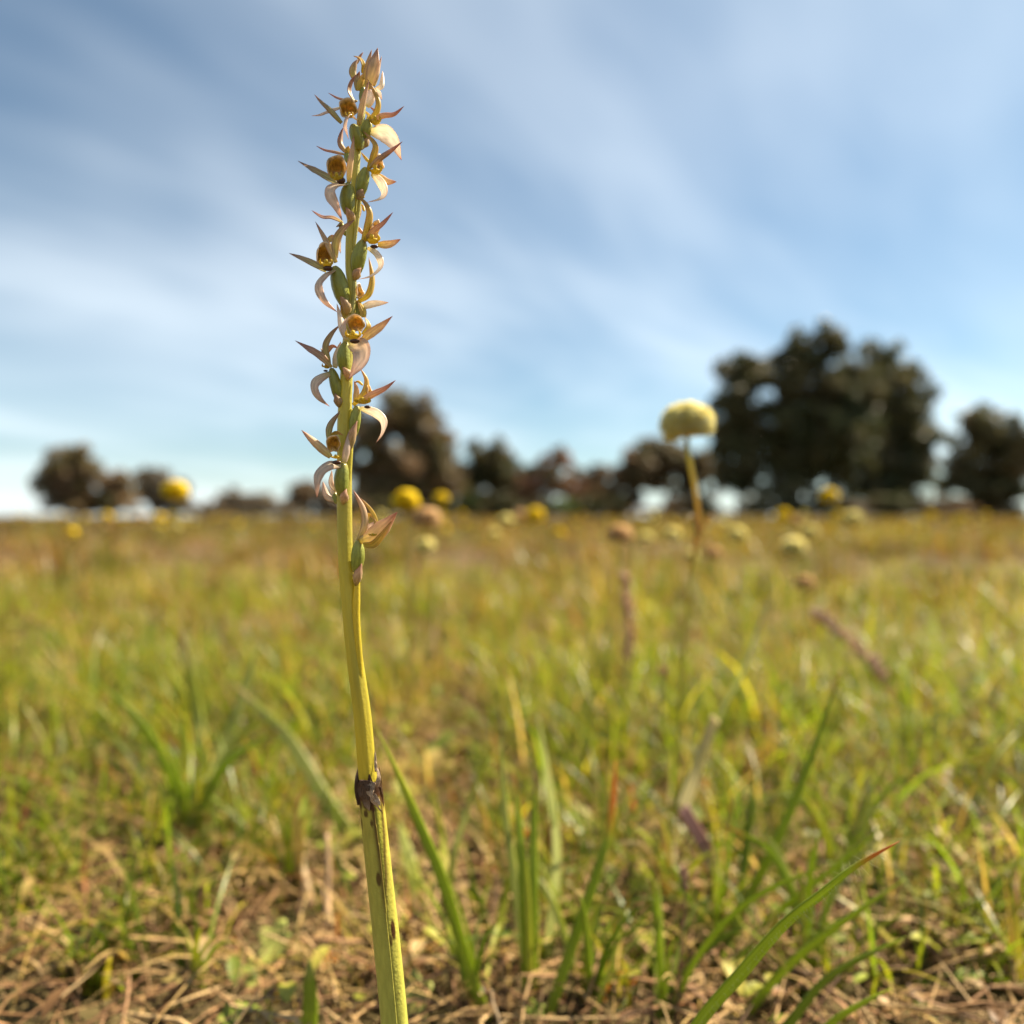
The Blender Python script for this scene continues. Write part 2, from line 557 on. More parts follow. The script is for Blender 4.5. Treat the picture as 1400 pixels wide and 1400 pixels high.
# ------------------------------------------------------------------ trees beyond the meadow
def tree(name, label, depth, lobes, trunk_x, base_y, cols, leaf=0.24, dens=1.0, trunk_w=0.5, group='gum trees along the far edge of the meadow', gap=0.0, limbs=6, cat='tree'):
    """lobes: (px, py, rx, ry) as the crown is seen, at its own distance"""
    s = depth / FPX
    base = at(trunk_x, 705, depth)
    base[2] = 0
    root = tag(empty(name, base), label, cat, group)
    cen = []
    Vs, Ts = [], []
    for (px, py, rx, ry) in lobes:
        c = at(px, py, depth)
        c[1] += rnd.uniform(-.5, .5) * rx * s
        r = np.array([rx * s, .85 * rx * s, ry * s])
        cen.append((c, r))
        # a lobe is made of several clumps of leaves
        nc = max(9, int(24 * (r[0] * r[2]) ** .5 / 1.2))
        for _ in range(nc):
            d = rng.normal(size=3)
            d /= np.linalg.norm(d)
            cc = c + d * r * rng.uniform(.3, 1.08)
            cr = r * rng.uniform(.18, .38)
            if rng.random() < gap:
                continue
            n = int(dens * 80 * (cr[0] * cr[2] / leaf ** 2) ** .5)
            p = rng.normal(size=(n, 3))
            p /= np.linalg.norm(p, axis=1)[:, None]
            p = cc + p * cr * (rng.random((n, 1)) ** .5)
            a = rng.normal(size=(n, 3))
            a /= np.linalg.norm(a, axis=1)[:, None]
            b = np.cross(a, rng.normal(size=(n, 3)))
            b /= np.linalg.norm(b, axis=1)[:, None] + 1e-9
            L = leaf * rng.uniform(.5, 1.4, (n, 1))
            w = L * rng.uniform(.3, .5, (n, 1))
            q = np.stack([p - a * L * .5, p + b * w, p + a * L * .5, p - b * w], 1)
            Vs.append(q.reshape(-1, 3))
            k = rng.integers(0, len(cols), 1)[0]
            base_c = np.array(cols[k])
            Ts.append(np.repeat(base_c * rng.uniform(.7, 1.3, (n, 1)), 4, 0))
    V = np.concatenate(Vs) - base
    V[:, 2] = np.maximum(V[:, 2], .15)
    T = np.concatenate(Ts)
    nq = len(V) // 4
    F = np.arange(nq * 4).reshape(-1, 4)
    st = np.zeros((len(V), 3))
    st[:, 2] = np.repeat(rng.random(nq), 4)
    me = raw_mesh('crown', V, [F], st, T, smooth=False)
    me.materials.append(M['crown'])
    link_mesh('crown', me, root)
    mb = MB()
    top = np.mean([c for c, r in cen], axis=0)
    sweep(mb, [base + (0, 0, -.1), base * .7 + top * .3 + (rnd.uniform(-.2, .2), 0, 0), base * .25 + top * .75, top], trunk_w, trunk_w,
          ([0, .06, .5, 1], [1.35, 1, .6, .22]), 14, 9)
    tr = mb.build('trunk', M['bark'], root, base)
    order = sorted(range(len(cen)), key=lambda q: -cen[q][1][0])[:limbs]
    for q in order:
        c, r = cen[q]
        f = rnd.uniform(.3, .6)
        st_ = base * (1 - f) + top * f
        mbl = MB()
        sweep(mbl, [st_, (st_ + c) / 2 + (0, 0, .25 * r[2]), c], trunk_w * .42, trunk_w * .42, ([0, 1], [1, .3]), 9, 6)
        mbl.build('limb', M['bark'], root, base)
    return root


OLIVE = [(0.170, 0.128, 0.051), (0.142, 0.121, 0.046), (0.198, 0.142, 0.064), (0.120, 0.108, 0.044)]
DARK = [(0.085, 0.085, 0.031), (0.066, 0.075, 0.027), (0.121, 0.106, 0.043), (0.091, 0.082, 0.031)]
RED = [(0.315, 0.138, 0.071), (0.236, 0.125, 0.059), (0.171, 0.125, 0.053)]
BROWN = [(0.213, 0.142, 0.077), (0.170, 0.121, 0.062), (0.241, 0.155, 0.083)]
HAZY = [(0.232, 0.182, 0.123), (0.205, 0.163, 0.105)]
tree('gum_tree', 'tallest gum tree, spreading dark crown behind the tall yellow billy button', 44,
     [(1112, 486, 46, 38), (1062, 512, 50, 36), (1014, 516, 38, 38), (1150, 535, 46, 50), (1012, 570, 42, 42), (1075, 575, 62, 48),
      (1130, 600, 52, 45), (1030, 622, 54, 40), (1092, 640, 44, 36), (1150, 640, 38, 40), (984, 612, 20, 36), (998, 652, 30, 24), (1045, 668, 46, 24), (1170, 590, 36, 60), (1180, 530, 30, 34)], 1096, 705, DARK, .25, .85, .42, gap=.10, limbs=9)
tree('gum_tree', 'dark gum tree crowding against the tallest gum at the end of the tree line', 52,
     [(1196, 520, 46, 44), (1240, 545, 52, 52), (1200, 590, 56, 50), (1262, 610, 50, 46), (1225, 650, 60, 42), (1180, 670, 26, 30)], 1222, 705, DARK, .27, .85, .42, gap=.12)
tree('gum_tree', 'brown olive rounded gum tree straight behind the lower orchid flowers', 50,
     [(552, 570, 46, 36), (516, 602, 42, 40), (588, 604, 40, 42), (504, 648, 38, 42), (552, 640, 52, 44), (600, 652, 38, 46), (535, 684, 60, 24), (590, 686, 40, 20)], 560, 705, OLIVE + BROWN, .27, .9, .4, gap=.15)
tree('gum_tree', 'narrow dark gum tree between the rounded gum and the reddish tree', 55,
     [(672, 622, 32, 28), (654, 650, 32, 34), (692, 650, 30, 34), (672, 684, 48, 26)], 674, 705, DARK + OLIVE, .27, .95, .35, gap=.06)
tree('gum_tree', 'thin reddish leaved tree with sky showing through its crown', 48,
     [(733, 645, 24, 26), (768, 632, 24, 20), (752, 665, 30, 26), (722, 675, 22, 28), (778, 660, 16, 20)], 748, 705, RED, .22, .75, .22, gap=.18)
tree('gum_tree', 'low brown tree between the reddish tree and the wide tree', 52,
     [(800, 660, 28, 24), (830, 656, 32, 24), (812, 684, 42, 24), (848, 680, 26, 24)], 815, 705, BROWN, .25, .95, .3, gap=.06)
tree('gum_tree', 'wide grey brown tree with a bright gap under its crown', 50,
     [(880, 630, 36, 27), (915, 626, 40, 27), (855, 650, 32, 28), (902, 652, 52, 22), (955, 648, 32, 34), (945, 682, 24, 24)], 925, 705, BROWN + OLIVE, .25, .85, .3, gap=.10)
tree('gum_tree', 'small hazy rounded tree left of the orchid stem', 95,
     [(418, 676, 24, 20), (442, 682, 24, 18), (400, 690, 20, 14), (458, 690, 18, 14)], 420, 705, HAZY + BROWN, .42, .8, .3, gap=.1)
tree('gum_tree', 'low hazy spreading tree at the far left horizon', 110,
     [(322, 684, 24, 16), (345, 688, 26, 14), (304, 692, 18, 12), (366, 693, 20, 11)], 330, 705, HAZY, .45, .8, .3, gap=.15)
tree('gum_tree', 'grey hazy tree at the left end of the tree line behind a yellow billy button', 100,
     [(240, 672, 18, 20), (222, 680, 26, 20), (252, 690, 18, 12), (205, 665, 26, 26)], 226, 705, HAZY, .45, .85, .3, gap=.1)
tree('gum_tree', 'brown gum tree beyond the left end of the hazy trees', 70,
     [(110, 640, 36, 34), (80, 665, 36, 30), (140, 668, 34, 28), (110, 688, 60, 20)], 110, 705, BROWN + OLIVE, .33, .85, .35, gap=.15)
tree('gum_tree', 'dark gum tree at the extreme right, apart from the tallest gum', 60,
     [(1345, 600, 44, 42), (1385, 630, 44, 44), (1320, 650, 40, 36), (1365, 675, 58, 28)], 1352, 705, DARK + OLIVE, .3, .85, .35, gap=.12)
SB = 'shrubs below the tree line'
for (lab, px, w, h, dep, cols) in (
        ('bright green shrub in front of the reddish tree', 766, 26, 15, 40, [(.14, .20, .03), (.12, .17, .028)]),
        ('low dark green shrub under the right side of the rounded gum tree', 632, 26, 17, 42, [(.06, .09, .025), (.07, .08, .025)]),
        ('dark rounded shrub under the low brown tree', 828, 34, 15, 43, DARK),
        ('dark shrub at the foot of the tallest gum tree', 1066, 44, 13, 41, DARK),
        ('brown shrub between the tallest gum trunk and its dark neighbour', 1150, 40, 12, 43, BROWN),
        ('dark spreading scrub right of the tallest gum trunk', 1125, 40, 20, 42, DARK),
        ('dark scrub under the gum crowding the tallest one', 1205, 60, 18, 46, DARK),
        ('low dark scrub at the left edge of the tallest gum', 968, 24, 14, 46, DARK),
        ('dark scrub beside the bright gap left of the tallest gum trunk', 1042, 34, 20, 47, DARK),
        ('brown bush under the right side of the wide tree', 925, 24, 16, 46, BROWN),
        ('brown scrub between the rounded gum and the hazy tree', 470, 26, 12, 48, BROWN),
        ('brown scrub at the foot of the reddish tree', 735, 30, 13, 46, BROWN),
        ('low scrub right of the crowding gum, towards the far right gum', 1300, 40, 12, 52, BROWN),
        ('dark shrub under the left side of the rounded gum tree', 512, 36, 15, 44, DARK),
        ('dark shrub at the foot of the narrow dark gum', 690, 34, 15, 45, DARK),
        ('low brown shrub under the bright gap of the wide tree', 890, 34, 7, 45, BROWN),
        ('small dark shrub at the foot of the wide tree trunk', 950, 26, 14, 44, DARK),
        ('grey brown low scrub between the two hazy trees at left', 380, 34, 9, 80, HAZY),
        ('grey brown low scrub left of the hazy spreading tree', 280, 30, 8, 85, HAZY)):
    tree('shrub', lab, dep, [(px, 705 - h, w * .6, h * .8), (px - w * .5, 705 - h * .8, w * .5, h * .7), (px + w * .5, 705 - h * .85, w * .5, h * .7)],
         px, 705, cols, .17 * dep / 42, .9, .06, group=SB, limbs=3, cat='shrub')

for px in (482, 540, 570, 606, 655, 668, 712, 752, 778, 805, 850, 918, 960, 1030, 1090, 1110, 1170, 1188, 1225, 1250, 1280):
    w_, h_ = rnd.uniform(20, 30), rnd.uniform(9, 15)
    tree('shrub', 'low scrub bush in the unbroken dark line at the foot of the gum trees', rnd.uniform(40, 56),
         [(px, 705 - h_, w_ * .6, h_ * .9), (px - w_ * .5, 705 - h_ * .7, w_ * .5, h_ * .7), (px + w_ * .5, 705 - h_ * .75, w_ * .5, h_ * .7)],
         px, 705, rnd.choice((DARK, BROWN, OLIVE)), .18, .9, .06, group='line of low scrub under the trees', limbs=2, cat='shrub')

for px in list(range(486, 850, 34)) + list(range(920, 985, 30)) + list(range(1020, 1400, 36)) + [300, 345, 395, 440]:
    px = px + rnd.uniform(-8, 8)
    w_, h_ = rnd.uniform(22, 34), rnd.uniform(5, 8.5)
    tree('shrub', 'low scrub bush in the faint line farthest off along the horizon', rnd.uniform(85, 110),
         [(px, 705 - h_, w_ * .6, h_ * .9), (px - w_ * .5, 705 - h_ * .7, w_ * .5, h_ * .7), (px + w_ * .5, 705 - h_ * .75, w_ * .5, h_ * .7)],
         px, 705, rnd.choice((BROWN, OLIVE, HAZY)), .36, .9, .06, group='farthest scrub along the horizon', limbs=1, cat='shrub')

# ------------------------------------------------------------------ grass and litter
PAL = np.array([(.215, .245, .016), (.145, .205, .016), (.31, .265, .028), (.060, .095, .012), (.34, .225, .065), (.45, .31, .125), (.26, .095, .030)])
NEARP = np.array([.22, .22, .16, .16, .08, .10, .06])
MIDP = np.array([.19, .15, .16, .15, .11, .09, .20])
FARP = np.array([.18, .15, .14, .15, .13, .08, .17])


def blades(name, x, y, h, w, bend, seg, probs, patch=3.0, matk='grass', pal=PAL, droop=.35, cid=None):
    n = len(x)
    shade = np.ones(n)
    if cid is not None:               # every tuft has its own height, tone and share of dry leaves
        m = cid.max() + 1
        h = h * rng.uniform(.5, 1.3, m)[cid]
        shade = rng.uniform(.38, 1.5, m)[cid]
        tuft = rng.random(m)[cid]
    az = rng.uniform(0, 2 * math.pi, n)
    wa = az + math.pi / 2 + rng.normal(0, .5, n)
    s = np.linspace(0, 1, seg + 1)
    prof = np.interp(s, [0, .25, .7, 1], [.75, 1, .6, .04])
    dx, dy = np.cos(az) * bend * h, np.sin(az) * bend * h
    cx = x[:, None] + dx[:, None] * s[None] ** 1.8
    cy = y[:, None] + dy[:, None] * s[None] ** 1.8
    cz = h[:, None] * (s[None] - droop * bend[:, None] * s[None] ** 2.5) - .006
    wx = np.cos(wa)[:, None] * w[:, None] * prof * .5
    wy = np.sin(wa)[:, None] * w[:, None] * prof * .5
    A = np.stack([cx - wx, cy - wy, cz], -1)
    B = np.stack([cx + wx, cy + wy, cz], -1)
    V = np.stack([A, B], 2).reshape(-1, 3)
    k = 2 * (seg + 1)
    b = np.arange(n)[:, None] * k
    q = np.arange(seg)[None] * 2
    F = np.stack([b + q, b + q + 1, b + q + 3, b + q + 2], -1).reshape(-1, 4)
    # colour by patch of the meadow, then by blade
    bias = .5 + .5 * np.sin(x * patch + 1.3 * np.sin(y * patch * .7)) * np.cos(y * patch * .9 + .8)
    if cid is not None:
        bias = np.clip(.45 * bias + .95 * tuft - .2, 0, 1)
    green = np.array([1, 1, .7, 1, .25, .2, .2])
    dry = np.array([.45, .3, 1, .3, 1.4, 1.4, 1.6])
    P = probs[None] * (bias[:, None] * green[None] + (1 - bias[:, None]) * dry[None])
    P = np.cumsum(P / P.sum(1, keepdims=True), 1)
    idx = np.minimum((rng.random(n)[:, None] > P).sum(1), len(pal) - 1)
    c = pal[idx] * rng.uniform(.75, 1.3, (n, 1)) * shade[:, None]
    r = rng.random(n)
    st = np.stack([np.tile([-1., 1.], n * (seg + 1)), np.tile(np.repeat(s, 2), n), np.repeat(r, k)], 1)
    tip = np.clip((s - .75) * 4, 0, 1)[None, :, None] * (rng.random(n) < .3)[:, None, None]
    cc = c[:, None, :] * (1 - tip) + np.array([.36, .20, .07]) * tip
    T = np.repeat(cc.reshape(-1, 3), 2, 0)
    me = raw_mesh(name, V, [F], st, T)
    me.materials.append(M[matk])
    return tag(link_mesh(name, me), kind='stuff')


CL = {'c': None}


def wedge(n, z0, z1, slope=1.2, pad=.2, clump=0, spread=.02):
    """points on the ground in front of the camera and well to both sides, optionally in tufts"""
    n = int(n * 1.38)
    m = n if not clump else max(1, n // clump)
    z = np.sqrt(rng.uniform(z0 ** 2, z1 ** 2, m))
    x = rng.uniform(-1, 1, m) * (z * slope + pad)
    if clump:
        c = rng.integers(0, m, n)
        CL['c'] = c
        sp = np.abs(rng.normal(0, spread, n)) * (1 + z[c] * .15)
        a = rng.uniform(0, 2 * math.pi, n)
        return x[c] + np.cos(a) * sp, np.maximum(z[c] + np.sin(a) * sp, z0)
    return x, z


def clear_view(x, y, h):
    """keep the space between lens and orchid open, as in the photograph"""
    ok = (y > .27) | (np.abs(x) > .23)
    return ok


PALF = PAL * np.array([.52, .46, .50])
# near: loose tufts on bare straw
x, y = wedge(13000, .27, 1.15, clump=15, spread=.013)
h = rng.gamma(4, .0115, len(x)) * (0.75 + .5 * rng.random(len(x)))
h = np.minimum(h, .045 + .09 * np.clip(y - .25, 0, 1))
k = clear_view(x, y, h)
blades('grass', x[k], y[k], h[k], rng.uniform(.0008, .0024, len(x))[k], rng.uniform(.1, 1.0, len(x))[k], 6, NEARP, 9, cid=CL['c'][k])
x, y = wedge(9000, .29, .80, clump=15, spread=.010)
k = (x > -.02) | (x < -.12)
x, y = x[k], y[k]
h = rng.gamma(4, .016, len(x)) * np.clip(y * 2.0, .55, 1.15)
h = np.minimum(h, .05 + .12 * np.clip(y - .26, 0, 1))
blades('grass', x, y, h, rng.uniform(.0010, .0030, len(x)), rng.uniform(.1, 1.2, len(x)), 8, np.array([.32, .30, .18, .12, .05, .03, .03]), 1)
x, y = wedge(9000, .27, 1.0, clump=9, spread=.02)
k = clear_view(x, y, None)
x, y = x[k], y[k]
h = rng.uniform(.015, .06, len(x))
blades('dry_grass', x, y, h, rng.uniform(.0006, .0016, len(x)), rng.uniform(.5, 1.8, len(x)), 6, np.array([.04, .02, .12, .02, .38, .36, .06]), 5, matk='straw', droop=.55)
x, y = wedge(1100, .29, .66)
k = (x > 0) | (x < -.13)
x, y = x[k], y[k]
h = rng.uniform(.05, .11, len(x)) * np.clip(y * 2.2, .6, 1.1)
blades('grass', x, y, h, rng.uniform(.0016, .0036, len(x)), rng.uniform(.2, 1.3, len(x)), 9, np.array([.34, .34, .10, .18, .02, .01, .01]), 1)
x, y = wedge(26000, .45, 1.7, clump=30, spread=.026)
h = rng.gamma(4, .013, len(x)) * np.clip(.35 + y * .6, .5, 1.15)
blades('grass', x, y, np.minimum(h, .15), rng.uniform(.0012, .0036, len(x)), rng.uniform(.05, .9, len(x)), 5, NEARP, 7, cid=CL['c'])
x, y = wedge(36000, 1.3, 7, clump=70, spread=.055)
h = rng.gamma(5, .019, len(x))
blades('grass', x, y, np.minimum(h, .18), rng.uniform(.002, .006, len(x)), rng.uniform(.05, .8, len(x)), 4, MIDP, 2.3, pal=PAL * np.array([.78, .72, .72]), cid=CL['c'])
x, y = wedge(46000, 6, 24, clump=40, spread=.16)
h = rng.uniform(.06, .165, len(x))
blades('grass', x, y, h, rng.uniform(.008, .018, len(x)), rng.uniform(.05, .5, len(x)), 2, FARP, .8, pal=PALF, cid=CL['c'])
x, y = wedge(46000, 22, 80, pad=2)
h = rng.uniform(.10, .18, len(x))
blades('grass', x, y, h, rng.uniform(.03, .07, len(x)), rng.uniform(.05, .4, len(x)), 2, FARP, .25, pal=PALF)
# behind and beside the lens the meadow goes on
a = rng.uniform(0, 2 * math.pi, 9000)
r_ = np.sqrt(rng.uniform(.4 ** 2, 3.0 ** 2, 9000))
x, y = r_ * np.cos(a), r_ * np.sin(a)
k = (np.abs(x) > y * 1.2 + .2)
x, y = x[k], y[k]
blades('grass', x, y, rng.uniform(.03, .10, len(x)), rng.uniform(.002, .004, len(x)), rng.uniform(.1, .7, len(x)), 4, MIDP, 4)


def litter(name, n, z0, z1, lmin, lmax, rmin, rmax, pal, zmax, stand=.25):
    x, y = wedge(n, z0, z1, pad=.25)
    n = len(x)
    az = rng.uniform(0, 2 * math.pi, n)
    el = np.abs(rng.normal(0, stand, n))
    L = rng.uniform(lmin, lmax, n)
    rr = rng.uniform(rmin, rmax, n)
    d = np.stack([np.cos(az) * np.cos(el), np.sin(az) * np.cos(el), np.sin(el)], 1)
    side = np.stack([-np.sin(az), np.cos(az), np.zeros(n)], 1)
    up = np.cross(d, side)
    c0 = np.stack([x, y, rng.uniform(0, zmax, n)], 1)
    sag = rng.uniform(-.12, .2, (n, 1))
    cs = [c0 - d * L[:, None] * .5, c0 + up * L[:, None] * sag * .4 + side * L[:, None] * rng.normal(0, .07, (n, 1)), c0 + d * L[:, None] * .5]
    ring = []
    for ci, f in zip(cs, (.8, 1, .5)):
        for q in range(3):
            t = q / 3 * 2 * math.pi
            ring.append(ci + (side * math.cos(t) * 1.0 + up * math.sin(t) * .55) * rr[:, None] * f)
    V = np.stack(ring, 1)
    V[..., 2] = np.maximum(V[..., 2], -.004)
    V = V.reshape(-1, 3)
    b = np.arange(n)[:, None] * 9
    F = []
    for l in range(2):
        for q in range(3):
            F.append(np.concatenate([b + l * 3 + q, b + l * 3 + (q + 1) % 3, b + l * 3 + 3 + (q + 1) % 3, b + l * 3 + 3 + q], 1))
    F = np.concatenate(F)
    c = pal[rng.integers(0, len(pal), n)] * rng.uniform(.6, 1.25, (n, 1))
    st = np.zeros((len(V), 3))
    st[:, 1] = np.tile(np.repeat([0, .5, 1], 3), n)
    st[:, 2] = np.repeat(rng.random(n), 9)
    me = raw_mesh(name, V, [F], st, np.repeat(c, 9, 0))
    me.materials.append(M['straw'])
    return tag(link_mesh(name, me), kind='stuff')


STRAW = np.array([(.42, .27, .12), (.32, .19, .085), (.52, .36, .18), (.22, .12, .055), (.10, .052, .026), (.36, .20, .10)])
litter('straw_litter', 48000, .10, 1.3, .008, .055, .0003, .0012, STRAW, .012, .35)
litter('straw_litter', 14000, 1.1, 5, .03, .09, .001, .003, STRAW, .03, .5)


def leaflets(name, n, z0, z1, size, pal, clump=9):
    x, y = wedge(n, z0, z1, clump=clump, spread=.018)
    n = len(x)
    az = rng.uniform(0, 2 * math.pi, n)
    tilt = rng.uniform(-.1, .7, n)
    L = rng.uniform(size * .5, size * 1.3, n)
    d = np.stack([np.cos(az) * np.cos(tilt), np.sin(az) * np.cos(tilt), np.sin(tilt)], 1)
    sd = np.stack([-np.sin(az), np.cos(az), np.zeros(n)], 1)
    up = np.cross(sd, d)
    up[up[:, 2] < 0] *= -1
    c0 = np.stack([x, y, rng.uniform(.001, .014, n)], 1)
    prof = [(0, .06), (.3, .8), (.65, 1), (.9, .6), (1, .1)]
    rows = []
    for t, w in prof:
        cc = c0 + d * (L * t)[:, None] + up * (L * .12 * math.sin(t * 3))[:, None]
        for u in (-1, 0, 1):
            rows.append(cc + sd * (L * .24 * w * u)[:, None] + up * (L * .08 * abs(u) * w)[:, None])
    V = np.stack(rows, 1).reshape(-1, 3)
    b = np.arange(n)[:, None] * 15
    F = []
    for l in range(4):
        for q in range(2):
            o = l * 3 + q
            F.append(np.concatenate([b + o, b + o + 1, b + o + 4, b + o + 3], 1))
    c = pal[rng.integers(0, len(pal), n)] * rng.uniform(.75, 1.25, (n, 1))
    st = np.zeros((len(V), 3))
    st[:, 0] = np.tile([-1, 0, 1] * 5, n)
    st[:, 1] = np.tile(np.repeat([p[0] for p in prof], 3), n)
    st[:, 2] = np.repeat(rng.random(n), 15)
    me = raw_mesh(name, V, [np.concatenate(F)], st, np.repeat(c, 15, 0))
    me.materials.append(M['leaf'])
    return tag(link_mesh(name, me), kind='stuff')


LP = np.array([(.28, .28, .04), (.22, .25, .035), (.36, .32, .06), (.16, .20, .03), (.40, .30, .10)])
leaflets('ground_cover', 1500, .25, .8, .013, LP, 7)
leaflets('leaf_litter', 2500, .22, 1.2, .011, STRAW * .8, 2)
leaflets('ground_cover', 9000, .5, 2.6, .022, LP, 9)

# ------------------------------------------------------------------ billy buttons (yellow globe daisies)
def head_mesh(name, cols, nfl=260, squash=.74, ragged=.12, fuzz=0):
    mb = MB()
    n = nfl
    gi = math.pi * (3 - math.sqrt(5))
    fw = .085 * (260 / nfl) ** .4
    ellipsoid(mb, (0, 0, 0), (.62, .62, .62 * squash), nu=18, nv=12, tint=cols[0])
    for i in range(n):
        z = 1 - (i + .5) / n * 1.62
        r = math.sqrt(max(0, 1 - z * z))
        d = np.array([math.cos(gi * i) * r, math.sin(gi * i) * r, z * squash])
        d = d * (1 + rnd.uniform(-ragged, ragged))
        u = d / np.linalg.norm(d)
        s = np.cross(u, (0.3, .5, .8))
        s /= np.linalg.norm(s)
        v = np.cross(u, s)
        w = fw * rnd.uniform(.8, 1.25)
        c = np.array(cols[rnd.randrange(len(cols))])
        k = 5
        a = np.arange(k) / k * 2 * math.pi + rnd.random()
        ringv = np.cos(a)[:, None] * s + np.sin(a)[:, None] * v
        lo = d * .58 + ringv * w * .4
        hi = d * .99 + ringv * w * 1.05
        V = np.vstack([lo, hi, [d * .90]])
        j = np.arange(k)
        mb.add(V, np.stack([j, (j + 1) % k, k + (j + 1) % k, k + j], 1), np.stack([k + j, k + (j + 1) % k, np.full(k, 2 * k)], 1), None, c)
    if fuzz:
        for i in range(fuzz):
            z = 1 - (i + .5) / fuzz * 1.6
            r = math.sqrt(max(0, 1 - z * z))
            d = np.array([math.cos(gi * i + .4) * r, math.sin(gi * i + .4) * r, z * squash])
            e = np.cross(d, (rnd.uniform(-1, 1), rnd.uniform(-1, 1), rnd.uniform(-1, 1)))
            e *= .020 / (np.linalg.norm(e) + 1e-9)
            mb.add([d * .85 - e, d * .85 + e, d * rnd.uniform(1.03, 1.2) + e * rnd.uniform(-3, 3)], (), [(0, 1, 2)], None, (.93, .83, .36))
    o = mb.build(name, M['yellow'])
    me = o.data
    bpy.data.objects.remove(o)
    return me


YEL = [(.90, .74, .03), (.90, .78, .06), (.86, .66, .02)]
PALE = [(.92, .86, .46), (.93, .90, .62), (.92, .82, .34)]
TAN = [(.74, .56, .34), (.68, .50, .30), (.80, .62, .40)]
H_Y, H_P, H_T = head_mesh('flower_head', YEL, 260, .85), head_mesh('flower_head', PALE, 480, .84, .11, 900), head_mesh('flower_head', TAN, 260, .82, ragged=.2)


def craspedia(px, py, z, diam_px, me, label, bend=(0, 0), tilt=0.0, group=None, stem_pts=None, stem_r=.0011, simple=False, sprof=([0, 1], [1.15, .8]), tone=None):
    r = diam_px * .5 / FPX * z
    top = at(px, py, z)
    if stem_pts is None:
        base = np.array([top[0] + bend[0], top[1] + bend[1], -.004])
        pts = [base, base * .5 + top * .5 + np.array([bend[0] * .35 + .003, 0, 0]), top + (0, 0, -r * .4)]
    else:
        pts = stem_pts
        base = np.array(pts[0])
    root = tag(empty('billy_button', base), label, 'wildflower', group)
    hd = link_mesh('flower_head', me, root)
    hd.location = top - base
    hd.scale = (r, r, r)
    hd.rotation_euler = (rnd.uniform(-.15, .15), tilt, rnd.uniform(0, 6))
    mb = MB()
    sweep(mb, pts, stem_r, stem_r, sprof, (14 if tone is None else 40) if not simple else 6, 7 if not simple else 4,
          tintf=tone or (lambda st: np.array([(.40, .29, .11)]) * (1 - st[:, 1:2]) ** .6 + np.array([(.27, .28, .07)]) * (1 - (1 - st[:, 1:2]) ** .6)))
    mb.build('stem', M['grass'], root, base)
    return root


BG = 'billy buttons flowering in the meadow'
zt = .36
root = craspedia(939, 580, zt, 70, H_P, 'tallest pale yellow billy button against the sky by the big gum tree', group=BG, tilt=.06, stem_r=.0014, sprof=([0, .70, .77, 1], [.45, .5, 1, .9]),
                 tone=lambda st: np.stack([np.interp(st[:, 1], [0, .7, .78, .9, 1], v) for v in ((.30, .34, .50, .50, .46), (.31, .33, .30, .40, .44), (.06, .07, .10, .12, .10))], 1),
                 stem_pts=[at(915, 1225, .37), at(930, 950, .37), at(946, 780, .365), at(955, 715, .362), at(950, 665, .36), at(941, 620, .36), at(939, 590, .36)])
bo = np.array(root.location)
for (x0, x1) in ((958, 976), (953, 938)):
    mb = MB()
    sweep(mb, [at(954, 735, .362), at((x0 + x1) / 2 + 2, 706, .358), at(x1, 712, .352)], .0012, .0003, LANCE, 10, 6, tint=(.42, .30, .14))
    mb.build('stem_leaf', M['grass'], root, bo)
near = [
    (555, 686, .62, 37, H_Y, 'bright yellow billy button just right of the orchid stem'),
    (602, 683, 1.05, 21, H_Y, 'smaller round yellow billy button beside the bright yellow one'),
    (240, 672, .68, 34, H_Y, 'yellow billy button at the left border of the meadow'),
    (583, 710, .58, 38, H_T, 'large faded pinkish tan billy button below the bright yellow one'),
    (581, 747, .72, 25, H_P, 'pale yellow billy button low in the grass under the faded one'),
    (847, 732, .62, 34, H_T, 'faded tan billy button alone in mid meadow left of the tall stem'),
    (975, 757, .85, 22, H_T, 'small faded tan billy button right of the tall stem'),
    (731, 705, 1.0, 25, H_Y, 'round yellow billy button below the reddish tree'),
    (692, 712, 1.1, 20, H_P, 'pale billy button left of the one below the reddish tree'),
    (711, 706, 1.3, 20, H_T, 'dull tan billy button between two yellow ones'),
    (1134, 679, 1.25, 24, H_Y, 'dim yellow billy button raised against the dark gum trunk'),
    (1071, 705, 1.4, 20, H_Y, 'yellow billy button level with the foot of the big gum'),
    (1084, 749, .9, 32, H_P, 'wide pale yellow billy button in the grass at right'),
    (1008, 731, 1.1, 24, H_P, 'pale yellow billy button between the tall stem and the wide one'),
    (1106, 728, 1.25, 23, H_P, 'pale billy button just above the wide one'),
    (944, 760, 1.0, 19, H_P, 'small yellow billy button against the tall stem'),
    (920, 731, 1.2, 22, H_P, 'yellow billy button left of the tall stem'),
    (882, 736, 1.3, 19, H_P, 'pale yellow billy button right of the lone faded one'),
    (1100, 797, .8, 24, H_T, 'low tan billy button sunk in grass at right'),
    (1165, 709, 1.1, 24, H_P, 'billy button at the right border of the meadow'),
]
for (px, py, z, d, me, lab) in near:
    craspedia(px, py, z, d, me, lab, (rnd.uniform(-.02, .02), rnd.uniform(-.02, .02)), rnd.uniform(-.3, .3), BG, stem_r=.001)
